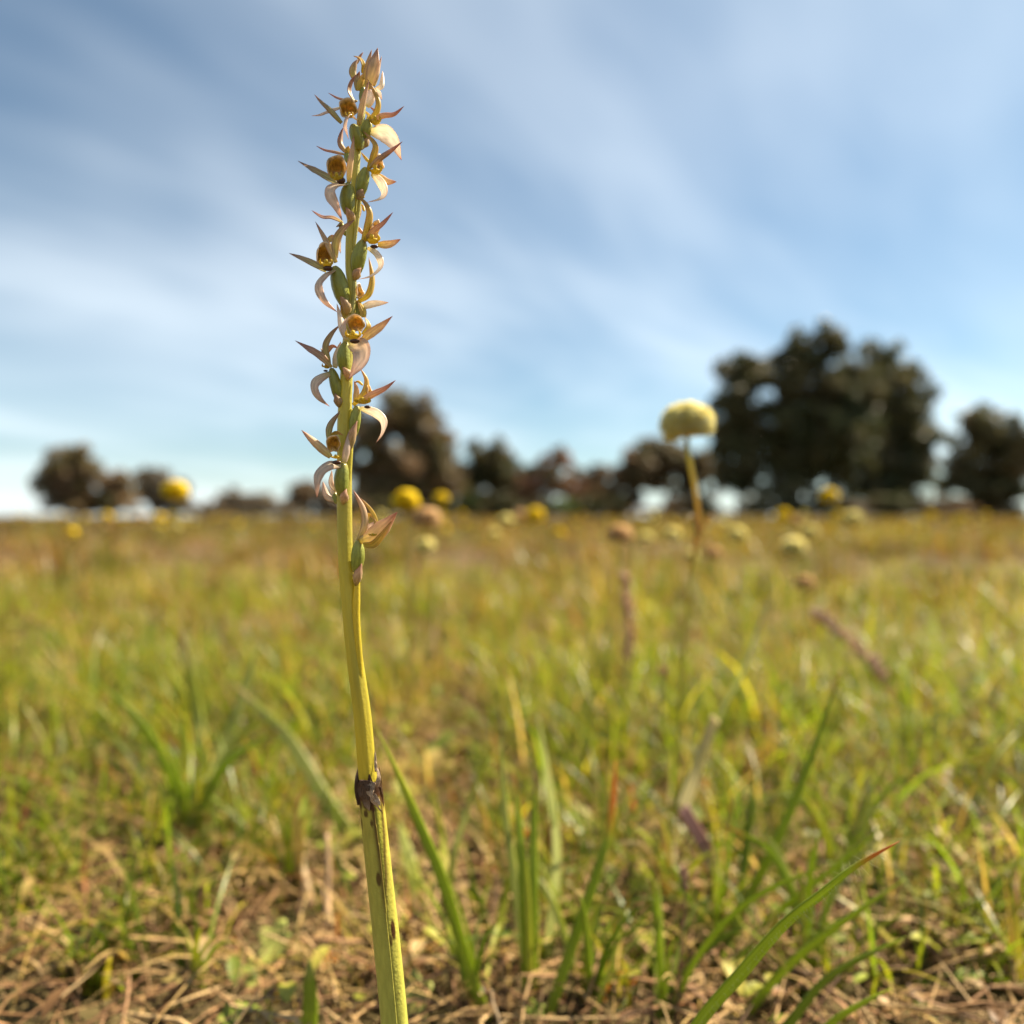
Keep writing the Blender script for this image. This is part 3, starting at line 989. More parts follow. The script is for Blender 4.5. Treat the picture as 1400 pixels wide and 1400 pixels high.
for i in range(190):
    z = 1.5 * math.exp(rnd.uniform(0, 2.3))
    px = rnd.uniform(20, 1380)
    hgt = rnd.uniform(.155, .207)
    py = 705 + (HC - hgt) / z * FPX
    t = rnd.random()
    me = H_Y if t < .6 else (H_P if t < .85 else H_T)
    lab = ('tiny bright yellow billy button among many far off across the meadow' if me is H_Y else
           'tiny pale yellow billy button among many far off across the meadow' if me is H_P else
           'tiny faded tan billy button among many far off across the meadow')
    craspedia(px, py, z, .022 / z * FPX * rnd.uniform(.75, 1.2), me, lab, (rnd.uniform(-.03, .03), 0), rnd.uniform(-.3, .3), 'far billy buttons dotted over the meadow', stem_r=.0012, simple=True)

# ------------------------------------------------------------------ single grass blades and stalks near the lens
GREEN, LGREEN, DGREEN = (.30, .37, .04), (.44, .46, .07), (.19, .25, .035)
GREYG, DRYC, REDC, PURP = (.36, .38, .10), (.48, .38, .20), (.42, .16, .05), (.24, .13, .12)


def two(c0, c1, p=.8):
    c0, c1 = np.array(c0), np.array(c1)
    return lambda st: c0 + (c1 - c0) * np.clip((st[:, 1:2] - p) / max(.02, (1 - p) * .5), 0, 1)


def blade(label, pts, w_px, c0, c1=None, p=.85, name='grass_leaf', cat='grass leaf', parent=None, off=None, prof=BLADE, roll=(.2, .5), hair=False, group=None):
    """pts: (px, py, depth); rooted end first"""
    P = [at(*q) for q in pts]
    zm = np.mean([q[2] for q in pts])
    w = w_px * .62 / FPX * zm
    base = P[0] if off is None else off
    mb = MB()
    sweep(mb, P, w, w * .16 + .00012, prof, 26, 8, roll, cup=.28, tintf=two(c0, c1 or c0, p))
    o = mb.build(name, M['grass'], parent, base)
    if parent is None:
        o.location = base
        tag(o, label, cat, group)
        if hair:
            hb = MB()
            C = spline(P, 90)
            for i in range(12, 88):
                for s in (-1, 1):
                    b = C[i] + np.array([s * w * .5, -w * .2, s * w * .7])
                    d = np.array([rnd.uniform(-1, 1), rnd.uniform(-1, .2), rnd.uniform(.2, 1) * s])
                    t = b + d / np.linalg.norm(d) * w * rnd.uniform(.7, 1.5)
                    e = np.array([.00003, 0, 0.00003])
                    hb.add([b - e, b + e, t], (), [(0, 1, 2)], None, (.6, .62, .45))
            tag(hb.build('fine_hairs', M['grass'], o, base), kind='stuff')
    return o


def gpt(px, py):
    return (px, py, ground_z(py))


GB = 'grass blades standing near the orchid'
# tuft of flat blades right of the orchid
tb = at(*gpt(722, 1385))
tuft = tag(empty('grass_tuft', tb), 'tuft of stiff flat upright green blades right of the orchid stem', 'grass tuft', 'grass tufts')
for (pts, w, c, c1) in (([(722, 1385, .285), (708, 1240, .30), (690, 1110, .31), (684, 1005, .315)], 11, GREYG, GREYG),
                        ([(724, 1386, .283), (716, 1230, .285), (708, 1110, .29), (702, 1055, .292)], 13, GREEN, REDC),
                        ([(728, 1386, .283), (727, 1240, .285), (729, 1130, .29), (731, 1052, .292)], 14, GREEN, PURP),
                        ([(726, 1388, .282), (722, 1260, .28), (718, 1160, .28)], 9, LGREEN, GREEN),
                        ([(738, 1384, .285), (760, 1180, .33), (748, 1060, .36), (735, 975, .38)], 12, GREYG, GREYG)):
    blade(None, pts, w, c, c1, .9, 'blade', parent=tuft, off=tb)
blade('slender green blade with a long orange withered tip', [gpt(745, 1400), (785, 1280, .275), (820, 1175, .28), (835, 1110, .285), (842, 1038, .29)], 15, GREEN, (.55, .20, .03), .68, group=GB)
blade('narrow yellow green blade with orange tip crossing the stiff tuft', [gpt(668, 1330), (690, 1225, .31), (705, 1165, .31), (713, 1108, .31)], 10, LGREEN, (.5, .22, .03), .8, group=GB)
blade('long dark green blade arching down to the right beside the orchid stem', [gpt(668, 1395), (640, 1320, .265), (605, 1205, .255), (570, 1120, .25), (540, 1050, .245), (515, 995, .245)], 13, GREEN, LGREEN, .7, group=GB)
blade('thin blade with a red brown tip leaning right from the long dark blade', [gpt(612, 1285), (618, 1180, .32), (640, 1100, .33), (662, 1045, .33), (683, 1003, .33)], 8, GREYG, REDC, .9, group=GB)
blade('short blade with an orange red tip between the orchid and the stiff tuft', [gpt(618, 1290), (606, 1160, .36), (596, 1105, .36), (588, 1058, .36)], 8, LGREEN, REDC, .85, group=GB)
blade('pale green broad blade low behind the orchid stem', [gpt(600, 1300), (575, 1240, .34), (560, 1180, .35), (545, 1120, .37)], 18, LGREEN, GREYG, .5, group=GB)
blade('blurred green blade curving down from the left towards the orchid stem', [gpt(520, 1225), (485, 1150, .40), (440, 1085, .42), (395, 1010, .44), (345, 960, .46), (315, 930, .47)], 15, GREYG, DRYC, .85, group=GB)
blade('hairy arching blade at lower right, the sharpest blade there', [(905, 1490, .20), (950, 1402, .20), (1010, 1330, .198), (1070, 1262, .195), (1120, 1222, .192), (1168, 1184, .19), (1230, 1150, .188)], 21, GREEN, REDC, .86, hair=True, group=GB)
blade('tall single blade leaning right with a yellowish tip at right', [gpt(985, 1330), (1018, 1235, .32), (1060, 1150, .325), (1098, 1060, .33), (1125, 985, .335), (1150, 912, .34)], 16, GREEN, (.42, .25, .06), .9, group=GB)
blade('dark upright blade left of the tall leaning blade', [gpt(1005, 1290), (1015, 1190, .33), (1025, 1110, .335), (1034, 1042, .34)], 13, DGREEN, PURP, .93, group=GB)
blade('long green blade reaching in low from the right border', [gpt(1010, 1400), (1060, 1335, .265), (1110, 1290, .262), (1172, 1245, .26), (1240, 1200, .26)], 15, GREEN, GREEN, group=GB)
blade('blade crossing the hairy one above it near the right border', [gpt(985, 1355), (1040, 1268, .30), (1095, 1220, .30), (1165, 1165, .30), (1230, 1110, .30)], 13, GREEN, LGREEN, group=GB)
blade('lowest dark green blade in the right hand corner', [(1000, 1480, .24), (1075, 1400, .24), (1120, 1345, .24), (1170, 1312, .24), (1240, 1280, .24)], 16, DGREEN, GREEN, group=GB)
blade('short blade slanting up at the bottom corner under the dark one', [(1080, 1460, .225), (1130, 1402, .225), (1170, 1375, .225), (1220, 1350, .225)], 14, GREEN, LGREEN, group=GB)
blade('thin blade with a dark red tip rising from the bottom middle', [gpt(805, 1405), (838, 1310, .275), (850, 1260, .28), (862, 1222, .28)], 7, LGREEN, REDC, .85, group=GB)
blade('slim curved blade from the lower edge behind the tuft', [gpt(835, 1400), (880, 1335, .29), (925, 1280, .30), (985, 1235, .30)], 10, DGREEN, GREYG, group=GB)
blade('dark narrow blade left of the stiff tuft', [gpt(680, 1320), (672, 1290, .32), (655, 1230, .32), (645, 1200, .32)], 9, DGREEN, DGREEN, group=GB)
blade('stubby green blade at the bottom edge left of the orchid', [(424, 1420, .25), (424, 1370, .25), (422, 1310, .25)], 17, GREEN, GREYG, .7, group=GB)
blade('wide pale folded blade leaning at the left', [gpt(250, 1235), (285, 1190, .40), (315, 1150, .41), (335, 1125, .42)], 26, (.30, .30, .13), DRYC, .8, group=GB)
blade('pale green blade bending out of the left border', [gpt(275, 1060), (258, 990, .60), (245, 945, .60), (225, 905, .60)], 20, LGREEN, LGREEN, group=GB)
blade('tall blurred blade in the green clump at left', [gpt(285, 1190), (295, 1060, .45), (330, 960, .47), (352, 880, .48)], 17, GREYG, GREYG, group=GB)
blade('upright green blade near the left border', [gpt(246, 1180), (244, 1090, .43), (252, 1030, .44), (250, 975, .44)], 20, LGREEN, GREEN, group=GB)
blade('blurred blade leaning left above the green clump', [gpt(300, 1150), (275, 1010, .5), (258, 910, .5), (245, 850, .5)], 16, GREYG, DRYC, .8, group=GB)
blade('red brown dead blade right of the stiff tuft', [gpt(775, 1225), (762, 1190, .37), (750, 1150, .37), (742, 1100, .37)], 10, (.30, .10, .05), (.34, .14, .07), group=GB)
def loose_tuft(label, px, py, n, reach, wide, cols, lean=0):
    z = ground_z(py)
    b = at(px, py, z)
    root = tag(empty('grass_tuft', b), label, 'grass tuft', 'grass tufts')
    for k in range(n):
        a = lean + rnd.uniform(-1, 1)
        r = reach * rnd.uniform(.55, 1.1)
        dz = rnd.uniform(-.03, .05)
        x0 = px + rnd.uniform(-10, 10)
        pts = [(x0, py + rnd.uniform(-4, 6), z), (x0 + a * r * .16, py - r * .45, z + dz * .4),
               (x0 + a * r * .42, py - r * .82, z + dz * .8), (x0 + a * r * .80, py - r * rnd.uniform(.85, 1.12), z + dz)]
        c = rnd.choice(cols)
        blade(None, pts, wide * rnd.uniform(.6, 1.15), c, rnd.choice((c, c, DRYC, REDC)), rnd.uniform(.82, .95), 'blade', parent=root, off=b, roll=(rnd.uniform(-.6, .6), rnd.uniform(-.8, .8)))


GS = (GREEN, GREEN, LGREEN, DGREEN, GREYG)
loose_tuft('loose grass tuft at the foot of the blade with the long orange tip', 800, 1365, 8, 170, 8, GS, .3)
loose_tuft('loose grass tuft in front of the hairy arching blade', 905, 1390, 9, 190, 9, GS, .5)
loose_tuft('grass tuft behind the hairy arching blade near the right border', 1105, 1330, 9, 200, 9, GS, .1)
loose_tuft('low grass tuft at the foot of the tall leaning blade', 975, 1300, 8, 150, 7, GS, -.2)
loose_tuft('thin grass tuft at the foot of the long dark arching blade', 650, 1385, 8, 190, 7, GS, -.2)
loose_tuft('yellow green tuft beside the bent stalk', 915, 1240, 9, 130, 7, (LGREEN, LGREEN, GREEN, DRYC), 0)
loose_tuft('grass tuft at the right border level with the white daisy', 1150, 1215, 9, 150, 8, GS, -.1)
loose_tuft('dry greenish tuft left of the orchid sheath', 400, 1210, 9, 150, 8, (GREYG, DRYC, GREEN, LGREEN), -.1)
loose_tuft('leafy tuft at the left border', 262, 1160, 10, 190, 10, (GREEN, LGREEN, GREEN, GREYG), .1)
loose_tuft('small tuft at the lower left corner', 270, 1345, 8, 110, 7, GS, .1)
# bent stalk with pale upper sheath and purple lower joint
bb = at(*gpt(965, 1275))
bent = tag(empty('bent_grass_stalk', bb), 'bent grass stalk, pale above its kink and purple below', 'grass stalk', 'grass stalks')
blade(None, [(965, 1275, .33), (972, 1210, .34), (966, 1165, .345), (932, 1105, .35)], 17, (.20, .22, .05), PURP, .38, 'lower_stalk', parent=bent, off=bb, prof=TUBE)
blade(None, [(930, 1108, .35), (948, 1060, .36), (962, 1015, .365), (976, 980, .37)], 17, (.60, .52, .27), (.50, .42, .22), .6, 'pale_sheath', parent=bent, off=bb, prof=TUBE)
blade(None, [(948, 1080, .362), (985, 975, .38), (1015, 920, .40), (1035, 860, .42), (1062, 800, .44)], 8, GREYG, (.22, .20, .10), .5, 'upper_stalk', parent=bent, off=bb)


def seed_stalk(label, pts, head_from, w_head, n, cs, ch, stalk_w=4, cat='seed stalk'):
    P = [at(*q) for q in pts]
    zm = pts[-1][2]
    s = zm / FPX
    root = tag(empty('seed_stalk', P[0]), label, cat, 'dry seed stalks')
    mb = MB()
    sweep(mb, P, stalk_w * .5 * s, stalk_w * .5 * s, ([0, 1], [1, .6]), 20, 6, tint=cs)
    mb.build('stalk', M['straw'], root, P[0])
    C = spline(P, 60)
    hb = MB()
    for i in range(n):
        f = head_from + (1 - head_from) * i / n
        c = C[int(f * 59)]
        a = i * 2.4
        d = np.array([math.cos(a), math.sin(a), 1.2])
        d /= np.linalg.norm(d)
        L = w_head * s * rnd.uniform(.6, 1)
        sweep(hb, [c, c + d * L * .6, c + d * L + (0, 0, L * .2)], L * .26, L * .2, LANCE, 5, 5, tint=np.array(ch) * rnd.uniform(.75, 1.25))
    hb.build('seed_head', M['straw'], root, P[0])


seed_stalk('pinkish brown grass spike standing in mid meadow', [gpt(856, 1010), (858, 930, .58), (860, 870, .58), (853, 785, .58)], .54, 14, 46, (.34, .22, .12), (.50, .29, .19))
seed_stalk('thin dark stalk with a small brown seed head at bottom right', [gpt(926, 1400), (930, 1310, .27), (936, 1230, .272), (934, 1188, .275)], .88, 12, 16, (.20, .11, .07), (.34, .21, .14), 4)
seed_stalk('short stalk with a single brown tip in the middle of the meadow', [gpt(890, 1080), (897, 1010, .52), (903, 960, .52), (906, 915, .52)], .94, 12, 9, (.22, .22, .09), (.40, .22, .12), 5)
seed_stalk('pale pink feathery grass head leaning in from the right border', [gpt(1240, 1010), (1205, 930, .6), (1165, 885, .6), (1112, 842, .6)], .45, 18, 50, (.40, .28, .18), (.52, .34, .25))
seed_stalk('upright straw stalk standing left of the orchid stem', [gpt(447, 1300), (448, 1230, .33), (449, 1180, .335), (447, 1140, .34)], .97, 6, 4, (.50, .33, .19), (.5, .34, .2), 11)
seed_stalk('grey straw stalk leaning left of the upright straw', [gpt(425, 1240), (415, 1190, .37), (410, 1160, .37)], .97, 6, 4, (.44, .33, .20), (.44, .32, .2), 13)
seed_stalk('short pale straw poking up at the bottom under the stiff tuft', [(684, 1425, .25), (682, 1395, .25), (674, 1372, .25), (672, 1355, .25)], .97, 5, 3, (.60, .46, .30), (.6, .46, .3), 5)

# fallen petal, low lobed leaves, small white daisies
o = MB()
c = at(444, 1313, .305)
for dx, dy, r in ((0, 0, .0042), (.0026, .001, .0034), (-.003, .0008, .0030)):
    ellipsoid(o, c + (dx, dy, 0), (r, r, r * .62), tint=(.72, .34, .02), bump=.18)
f = o.build('fallen_flower', M['yellow'], None, c)
f.location = c
tag(f, 'orange yellow flower head lying on the straw left of the orchid', 'flower')


def lobed_leaf(label, px, py, r_px, tilt, col):
    z = ground_z(py)
    c = at(px, py, z - .006)
    r = r_px * z / FPX
    mb = MB()
    nr, nt = 5, 40
    t = np.arange(nt) / nt * 2 * math.pi
    out = 1 + .22 * np.cos(5 * t) + .06 * np.cos(11 * t)
    A = Matrix.Rotation(tilt, 3, 'X') @ Matrix.Rotation(rnd.uniform(0, 6), 3, 'Z')
    A = np.array(A)
    V = []
    for i in range(nr + 1):
        f = i / nr
        V.append(np.stack([np.cos(t) * out * f, np.sin(t) * out * f * .85, .18 * f * f + .05 * np.cos(5 * t) * f], 1) * r)
    V = np.concatenate(V) @ A.T
    lo = V - np.array([0, 0, .0003])
    i = np.arange(nr)[:, None] * nt
    j = np.arange(nt)[None]
    q = np.stack([i + j, i + nt + j, i + nt + (j + 1) % nt, i + (j + 1) % nt], -1).reshape(-1, 4)
    m = (nr + 1) * nt
    jj = np.arange(nt)
    edge = np.stack([nr * nt + jj, nr * nt + m + jj, nr * nt + m + (jj + 1) % nt, nr * nt + (jj + 1) % nt], 1)
    st = np.stack([np.tile(np.cos(t * 5), nr + 1), np.repeat(np.linspace(0, 1, nr + 1), nt), np.full(m, rnd.random())], 1)
    mb.add(np.vstack([V, lo]) + c, np.vstack([q, q[:, ::-1] + m, edge]), (), np.vstack([st, st]), col)
    o = mb.build('lobed_leaf', M['leaf'], None, c)
    o.location = c
    tag(o, label, 'leaf', 'broad leaves lying low in the straw')


lobed_leaf('pale lobed leaf in the straw above the orange flower head', 378, 1292, 27, .75, (.36, .38, .10))
lobed_leaf('second lobed leaf below and left of the pale one', 350, 1332, 20, .7, (.34, .36, .09))
lobed_leaf('small round leaf at the bottom edge at left', 316, 1388, 16, .6, (.28, .34, .06))
lobed_leaf('broad pale leaf at the bottom right behind the orchid stem', 566, 1362, 26, .9, (.36, .38, .11))
lobed_leaf('bright little leaf at the foot of the stiff tuft', 732, 1382, 12, .8, (.30, .38, .05))


def daisy(label, px, py, z, r_px, ccol):
    c = at(px, py, z)
    s = r_px * z / FPX
    base = np.array([c[0] + .004, c[1] + .004, -.003])
    root = tag(empty('daisy', base), label, 'wildflower', 'small white daisies in the grass')
    mb = MB()
    sweep(mb, [base, (base + c) / 2 + (.002, 0, 0), c], .0006, .0006, TUBE, 8, 5, tint=(.2, .26, .05))
    mb.build('stem', M['grass'], root, base)
    for k in range(9):
        a = k / 9 * 2 * math.pi
        d = np.array([math.cos(a), math.sin(a) * .9, .35])
        mb = MB()
        sweep(mb, [c, c + d * s * .5, c + d * s * np.array([1, 1, .5])], s * .28, s * .04, BROAD, 7, 6, up=None) if False else sweep(mb, [c, c + d * s * .5, c + d * s * np.array([1, 1, .5])], s * .28, s * .06, BROAD, 7, 6, tint=(.8, .78, .70))
        mb.build('petal', M['leaf'], root, base)
    mb = MB()
    ellipsoid(mb, c + (0, 0, s * .12), (s * .32, s * .32, s * .22), tint=ccol)
    mb.build('flower_centre', M['yellow'], root, base)


daisy('small white daisy in the green patch at right', 1109, 1142, .40, 11, (.7, .5, .05))
daisy('blurred bright glint on the grass, shaped as a small white daisy, middle right of the short blades', 873, 1087, .46, 11, (.7, .6, .2))  # a highlight on the grass, given the form of a pale flower

# ------------------------------------------------------------------ the leek orchid
CROP = {'A': (380, 50, .157143), 'B': (380, 180, .157143), 'C': (380, 360, .157143), 'D': (380, 540, .185764), 'E': (400, 980, .3)}
PXM = ZO / FPX               # metres per picture unit at the orchid


def op(c, X, Y, dep=0.0):
    """a point of the orchid: dep is how far it stands out towards the lens, in picture units"""
    x0, y0, s = CROP[c]
    return at(x0 + X * s, y0 + Y * s, ZO - dep * PXM)


stem_px = [(578, 1798, 13), (556, 1560, 13), (535, 1320, 12.8), (517, 1160, 12.6), (503, 1064, 12.2), (495.6, 980, 11.8), (485, 900, 10.9), (477.5, 830, 9.9), (472.5, 760, 9.9),
           (471, 690, 10.2), (471, 637, 9.8), (471, 580, 9.6), (473, 530, 8.6), (476, 470, 7.6), (479.5, 430, 6.8), (481, 391, 6.5), (478.5, 365, 6.2), (479, 320, 5.9), (484, 270, 5.6),
           (488, 211, 5.1), (493, 175, 4.6), (496, 144, 4.2), (498, 112, 3.0), (500, 96, 1.6)]
OB = at(578, 1798, ZO)
orchid = tag(empty('leek_orchid', OB), 'tall leek orchid with a spike of tan and golden flowers on a yellow green stem', 'orchid')


def stem_at(y):
    a = np.array(stem_px)[::-1]
    return np.interp(y, a[:, 1], a[:, 0]), np.interp(y, a[:, 1], a[:, 2])


mb = MB()
n, kk = 260, 36
C = spline([at(a, b, ZO) for a, b, _ in stem_px], n)
yy = HOR - (C[:, 2] - HC) / ZO * FPX
rw = np.array([stem_at(v)[1] for v in yy]) * PXM
T, Nn, Bb = frames(C, np.zeros(n))
ang = np.arange(kk) / kk * 2 * math.pi
tt = np.linspace(0, 1, n)
V, tint = [], []
for i in range(n):
    # ribs running down from each flower, and the pedicel ridge on the right side
    rr = 1 + .018 * np.cos(5 * ang + .006 * yy[i]) + .012 * np.cos(9 * ang - .004 * yy[i])
    V.append(C[i] + rw[i] * rr[:, None] * (np.cos(ang)[:, None] * -Bb[i] * -1 + np.sin(ang)[:, None] * Nn[i]))
    f = np.interp(yy[i], [120, 300, 560, 700, 900, 1060], [0, .25, .45, .6, .85, 1])
    c = np.array([.48, .46, .13]) * (1 - f) + np.array([.54, .43, .045]) * f
    if yy[i] > 500:
        c = c * .85 + .15 * np.array([.44, .46, .06])
    tint.append(np.tile(c, (kk, 1)) * (1 + .04 * np.cos(5 * ang + 1))[:, None])
V = np.concatenate(V)
st = np.stack([np.tile(ang / math.pi, n), np.repeat(tt, kk), np.zeros(n * kk)], 1)
ii = np.arange(n - 1)[:, None] * kk
jj = np.arange(kk)[None]
mb.add(V, np.stack([ii + jj, ii + (jj + 1) % kk, ii + kk + (jj + 1) % kk, ii + kk + jj], -1).reshape(-1, 4), (), st, np.concatenate(tint))
# flower stalks run down fused to the stem
for pts, rr_, c_ in (([(489, 786, 4), (487, 840, 5), (491, 900, 5), (495, 960, 1), (499, 1020, -8)], 5.4, (.58, .46, .04)),
                     ([(485, 372, 3), (484, 400, 4), (481, 430, 4), (477, 470, 3), (475, 510, -5)], 3.3, (.44, .42, .14)),
                     ([(493, 258, 3), (490, 290, 3), (485, 330, 2), (481, 375, -4)], 2.8, (.46, .43, .15)),
                     ([(481, 560, 3), (479, 600, 4), (476, 660, 2), (474, 720, -1), (472, 780, -6), (472, 830, -9)], 4.6, (.55, .48, .07))):
    sweep(mb, [at(a, b, ZO - d * PXM) for a, b, d in pts], rr_ * PXM, rr_ * PXM, ([0, .15, .6, .85, 1], [.6, 1, .85, .5, .03]), 60, 14, tint=c_)
mb.build('stem', M['stem'], orchid, OB)

# the leaf sheath that clasps the lower stem
sh = [(578, 1800, 19), (558, 1620, 18.8), (539.5, 1400, 18.2), (529.6, 1295, 17.8), (523.9, 1241, 17.4), (516.4, 1172, 17.2), (510.4, 1115, 16.8), (506.5, 1078, 16.4), (504, 1050, 16.2)]
mb = MB()
n, kk = 260, 128
C = spline([at(a, b, ZO) for a, b, _ in sh], n)
yy = HOR - (C[:, 2] - HC) / ZO * FPX
sa = np.array(sh)[::-1]
rw = np.interp(yy, sa[:, 1], sa[:, 2]) * PXM
T, Nn, Bb = frames(C, np.zeros(n))
ang = np.arange(kk) / kk * 2 * math.pi            # 0 = right, pi/2 = towards the lens
V, tint = [], []
# ragged rim: each column stops at its own height
rim = 1064 + 5 * np.sin(ang * 3 + .6) + 4 * np.sin(ang * 7 + 2) + 3 * np.sin(ang * 13)
rim = rim - 14 * np.exp(-((np.angle(np.exp(1j * (ang - math.pi))) / .45) ** 2))
lim_i = np.array([np.argmin(np.abs(yy - r)) for r in rim])
slit = np.interp(yy, [1050, 1110, 1172, 1240, 1400, 1800], [1.25, 1.20, 1.08, 1.13, 1.17, 1.17])
slit2 = np.interp(yy, [1050, 1110, 1172, 1235, 1260], [.42, .50, .74, 1.08, 1.13])       # angle of the overlapping margin
for i in range(n):
    idx = np.minimum(i, lim_i)
    cc, rb = C[idx], rw[idx]
    d = np.angle(np.exp(1j * (ang - slit[i])))
    over = np.where(d > 0, np.exp(-d / .9) * .09, -.05 * np.exp(d / .25))
    wav = .012 * np.cos(ang * 7 + i * .02)
    taper = 1 - np.interp(yy[idx], [1050, 1085], [.06, 0])
    V.append(cc + (rb * (1 + over + wav) * taper)[:, None] * (np.cos(ang)[:, None] * Bb[idx] + np.sin(ang)[:, None] * Nn[idx]))
    y = yy[idx]
    c = np.array([.43, .42, .08])[None] * np.ones((kk, 1))
    f = np.interp(y, [1080, 1250, 1400], [1, .4, 0])[:, None]
    c = c * (1 - f) + np.array([.46, .38, .06]) * f
    inn = ((ang > slit2[idx] + .02) & (ang < slit[idx] - .02))[:, None]
    c = np.where(inn, np.array([.40, .38, .05]), c)
    # withered rim, brown margin of the slit, rust spots
    nz = .5 * np.sin(ang * 5 + 1) + .35 * np.sin(ang * 11 + y * .2) + .3 * np.sin(y * .5 + ang * 3)
    b = np.clip((1104 + 9 * nz - y) / 10, 0, 1)
    b = np.maximum(b, np.exp(-((d - .10) / .17) ** 2) * np.interp(y, [1060, 1110, 1180, 1225, 1260, 1290], [1, .9, .8, .6, .2, .06]))
    b = np.maximum(b, .9 * np.exp(-((ang - slit2[idx] - .03 * np.sin(y * .12)) / .15) ** 2) * np.interp(y, [1060, 1200, 1245], [1, .9, .2]))
    for (sx, sy, ra, ry, am) in ((1.42, 1193, .2, 10, .9), (.72, 1266, .2, 14, 1), (1.0, 1278, .14, 8, .8), (1.5, 1118, .13, 5, .9), (1.9, 1105, .2, 5, .9), (2.6, 1120, .2, 9, .7), (1.1, 1330, .1, 8, .3), (.85, 1352, .1, 8, .35)):
        g = (np.angle(np.exp(1j * (ang - sx))) / ra) ** 2 + ((y - sy) / ry) ** 2
        b = np.maximum(b, am * np.clip(1.7 - 1.2 * g, 0, 1))
    b = np.clip(b, 0, 1)[:, None]
    c = c * (1 - b) + np.array([.075, .030, .010]) * b
    dk = np.clip((1090 + 8 * nz - y) / 8, 0, 1)[:, None]
    c = c * (1 - dk) + np.array([.05, .024, .013]) * dk
    tint.append(c)
V = np.concatenate(V)
st = np.stack([np.tile(ang / math.pi, n), np.repeat(np.linspace(0, 1, n), kk), np.full(n * kk, .4)], 1)
ii = np.arange(n - 1)[:, None] * kk
jj = np.arange(kk)[None]
mb.add(V, np.stack([ii + jj, ii + (jj + 1) % kk, ii + kk + (jj + 1) % kk, ii + kk + jj], -1).reshape(-1, 4), (), st, np.concatenate(tint))
sheath = mb.build('leaf_sheath', M['sheath'], orchid, OB)
# papery remains of the withered leaf at its rim
for pts, w, r0, mk in (([('E', 366, 296, 19), ('E', 352, 345, 22), ('E', 378, 392, 23), ('E', 412, 442, 19)], 42, (.2, .9), 'papery'),
                       ([('E', 362, 350, 23), ('E', 385, 380, 25), ('E', 400, 405, 25)], 30, (.4, -.4), 'papery'),
                       ([('E', 382, 320, 15), ('E', 392, 275, 15), ('E', 384, 226, 13)], 22, (.2, .9), 'papery'),
                       ([('E', 306, 400, 6), ('E', 292, 310, 5), ('E', 298, 230, 4)], 26, (.5, .2), 'withered'),
                       ([('E', 380, 250, 7), ('E', 377, 195, 4), ('E', 375, 148, 3)], 14, (.4, .2), 'papery'),
                       ([('E', 398, 320, 13), ('E', 410, 370, 13), ('E', 417, 430, 12)], 22, (.7, 1.3), 'withered'),
                       ([('E', 330, 288, 19), ('E', 326, 340, 20), ('E', 350, 430, 19)], 60, (0, .3), 'withered')):
    mb = MB()
    sweep(mb, [op(*p) for p in pts], w * .5 * .3 * PXM, .00008, NARROW, 24, 10, r0, cup=.12, wave=.15)
    mb.build('withered_scrap', M[mk], orchid, OB)


def lip(mb, c, rx, ry, face, up_tilt=0.0, closed=98, hook=.32):
    """the cupped lip: a thick open shell with an uneven rim whose mouth points along face, its top edge rolled back"""
    f = np.asarray(face, float)
    f /= np.linalg.norm(f)
    u = np.array([math.sin(up_tilt), 0, math.cos(up_tilt)])
    u = u - f * (u @ f)
    u /= np.linalg.norm(u)
    s = np.cross(u, f)
    ns, nt = 15, 36
    ph = np.arange(nt) / nt * 2 * math.pi
    p0 = rnd.uniform(0, 6)
    low = np.clip(-np.sin(ph), 0, 1)
    top = np.clip(np.sin(ph), 0, 1) ** 2
    reach = R(closed) * (1 + .12 * np.sin(2 * ph + p0) * (1 - low) + .06 * np.sin(5 * ph + p0) - .50 * low ** 1.5)
    rows = []
    for layer, sc in ((0, 1.0), (1, .87)):
        for i in range(ns):
            q = i / (ns - 1)
            q = q if layer == 0 else 1 - q
            th = reach * q
            rr = np.sin(th) * sc * (1 + .05 * np.cos(5 * ph) * q)
            zc = -np.cos(th) * sc
            rr = rr + hook * 1.1 * top * q ** 7 + .05 * np.sin(3 * ph + p0) * q ** 4
            zc = zc + hook * .5 * top * q ** 7 + .07 * np.sin(6 * ph + p0 * 2) * q ** 3
            P = c + (np.cos(ph) * rr * rx)[:, None] * s + (np.sin(ph) * rr * ry)[:, None] * u + (zc * (rx + ry) * .42)[:, None] * f
            rows.append((P, q))
    V = np.concatenate([p for p, _ in rows])
    st = np.concatenate([np.stack([np.cos(ph), np.full(nt, q), np.full(nt, p0)], 1) for _, q in rows])
    m = len(rows)
    ii = np.arange(m - 1)[:, None] * nt
    jj = np.arange(nt)[None]
    mb.add(V, np.stack([ii + jj, ii + (jj + 1) % nt, ii + nt + (jj + 1) % nt, ii + nt + jj], -1).reshape(-1, 4), (), st)


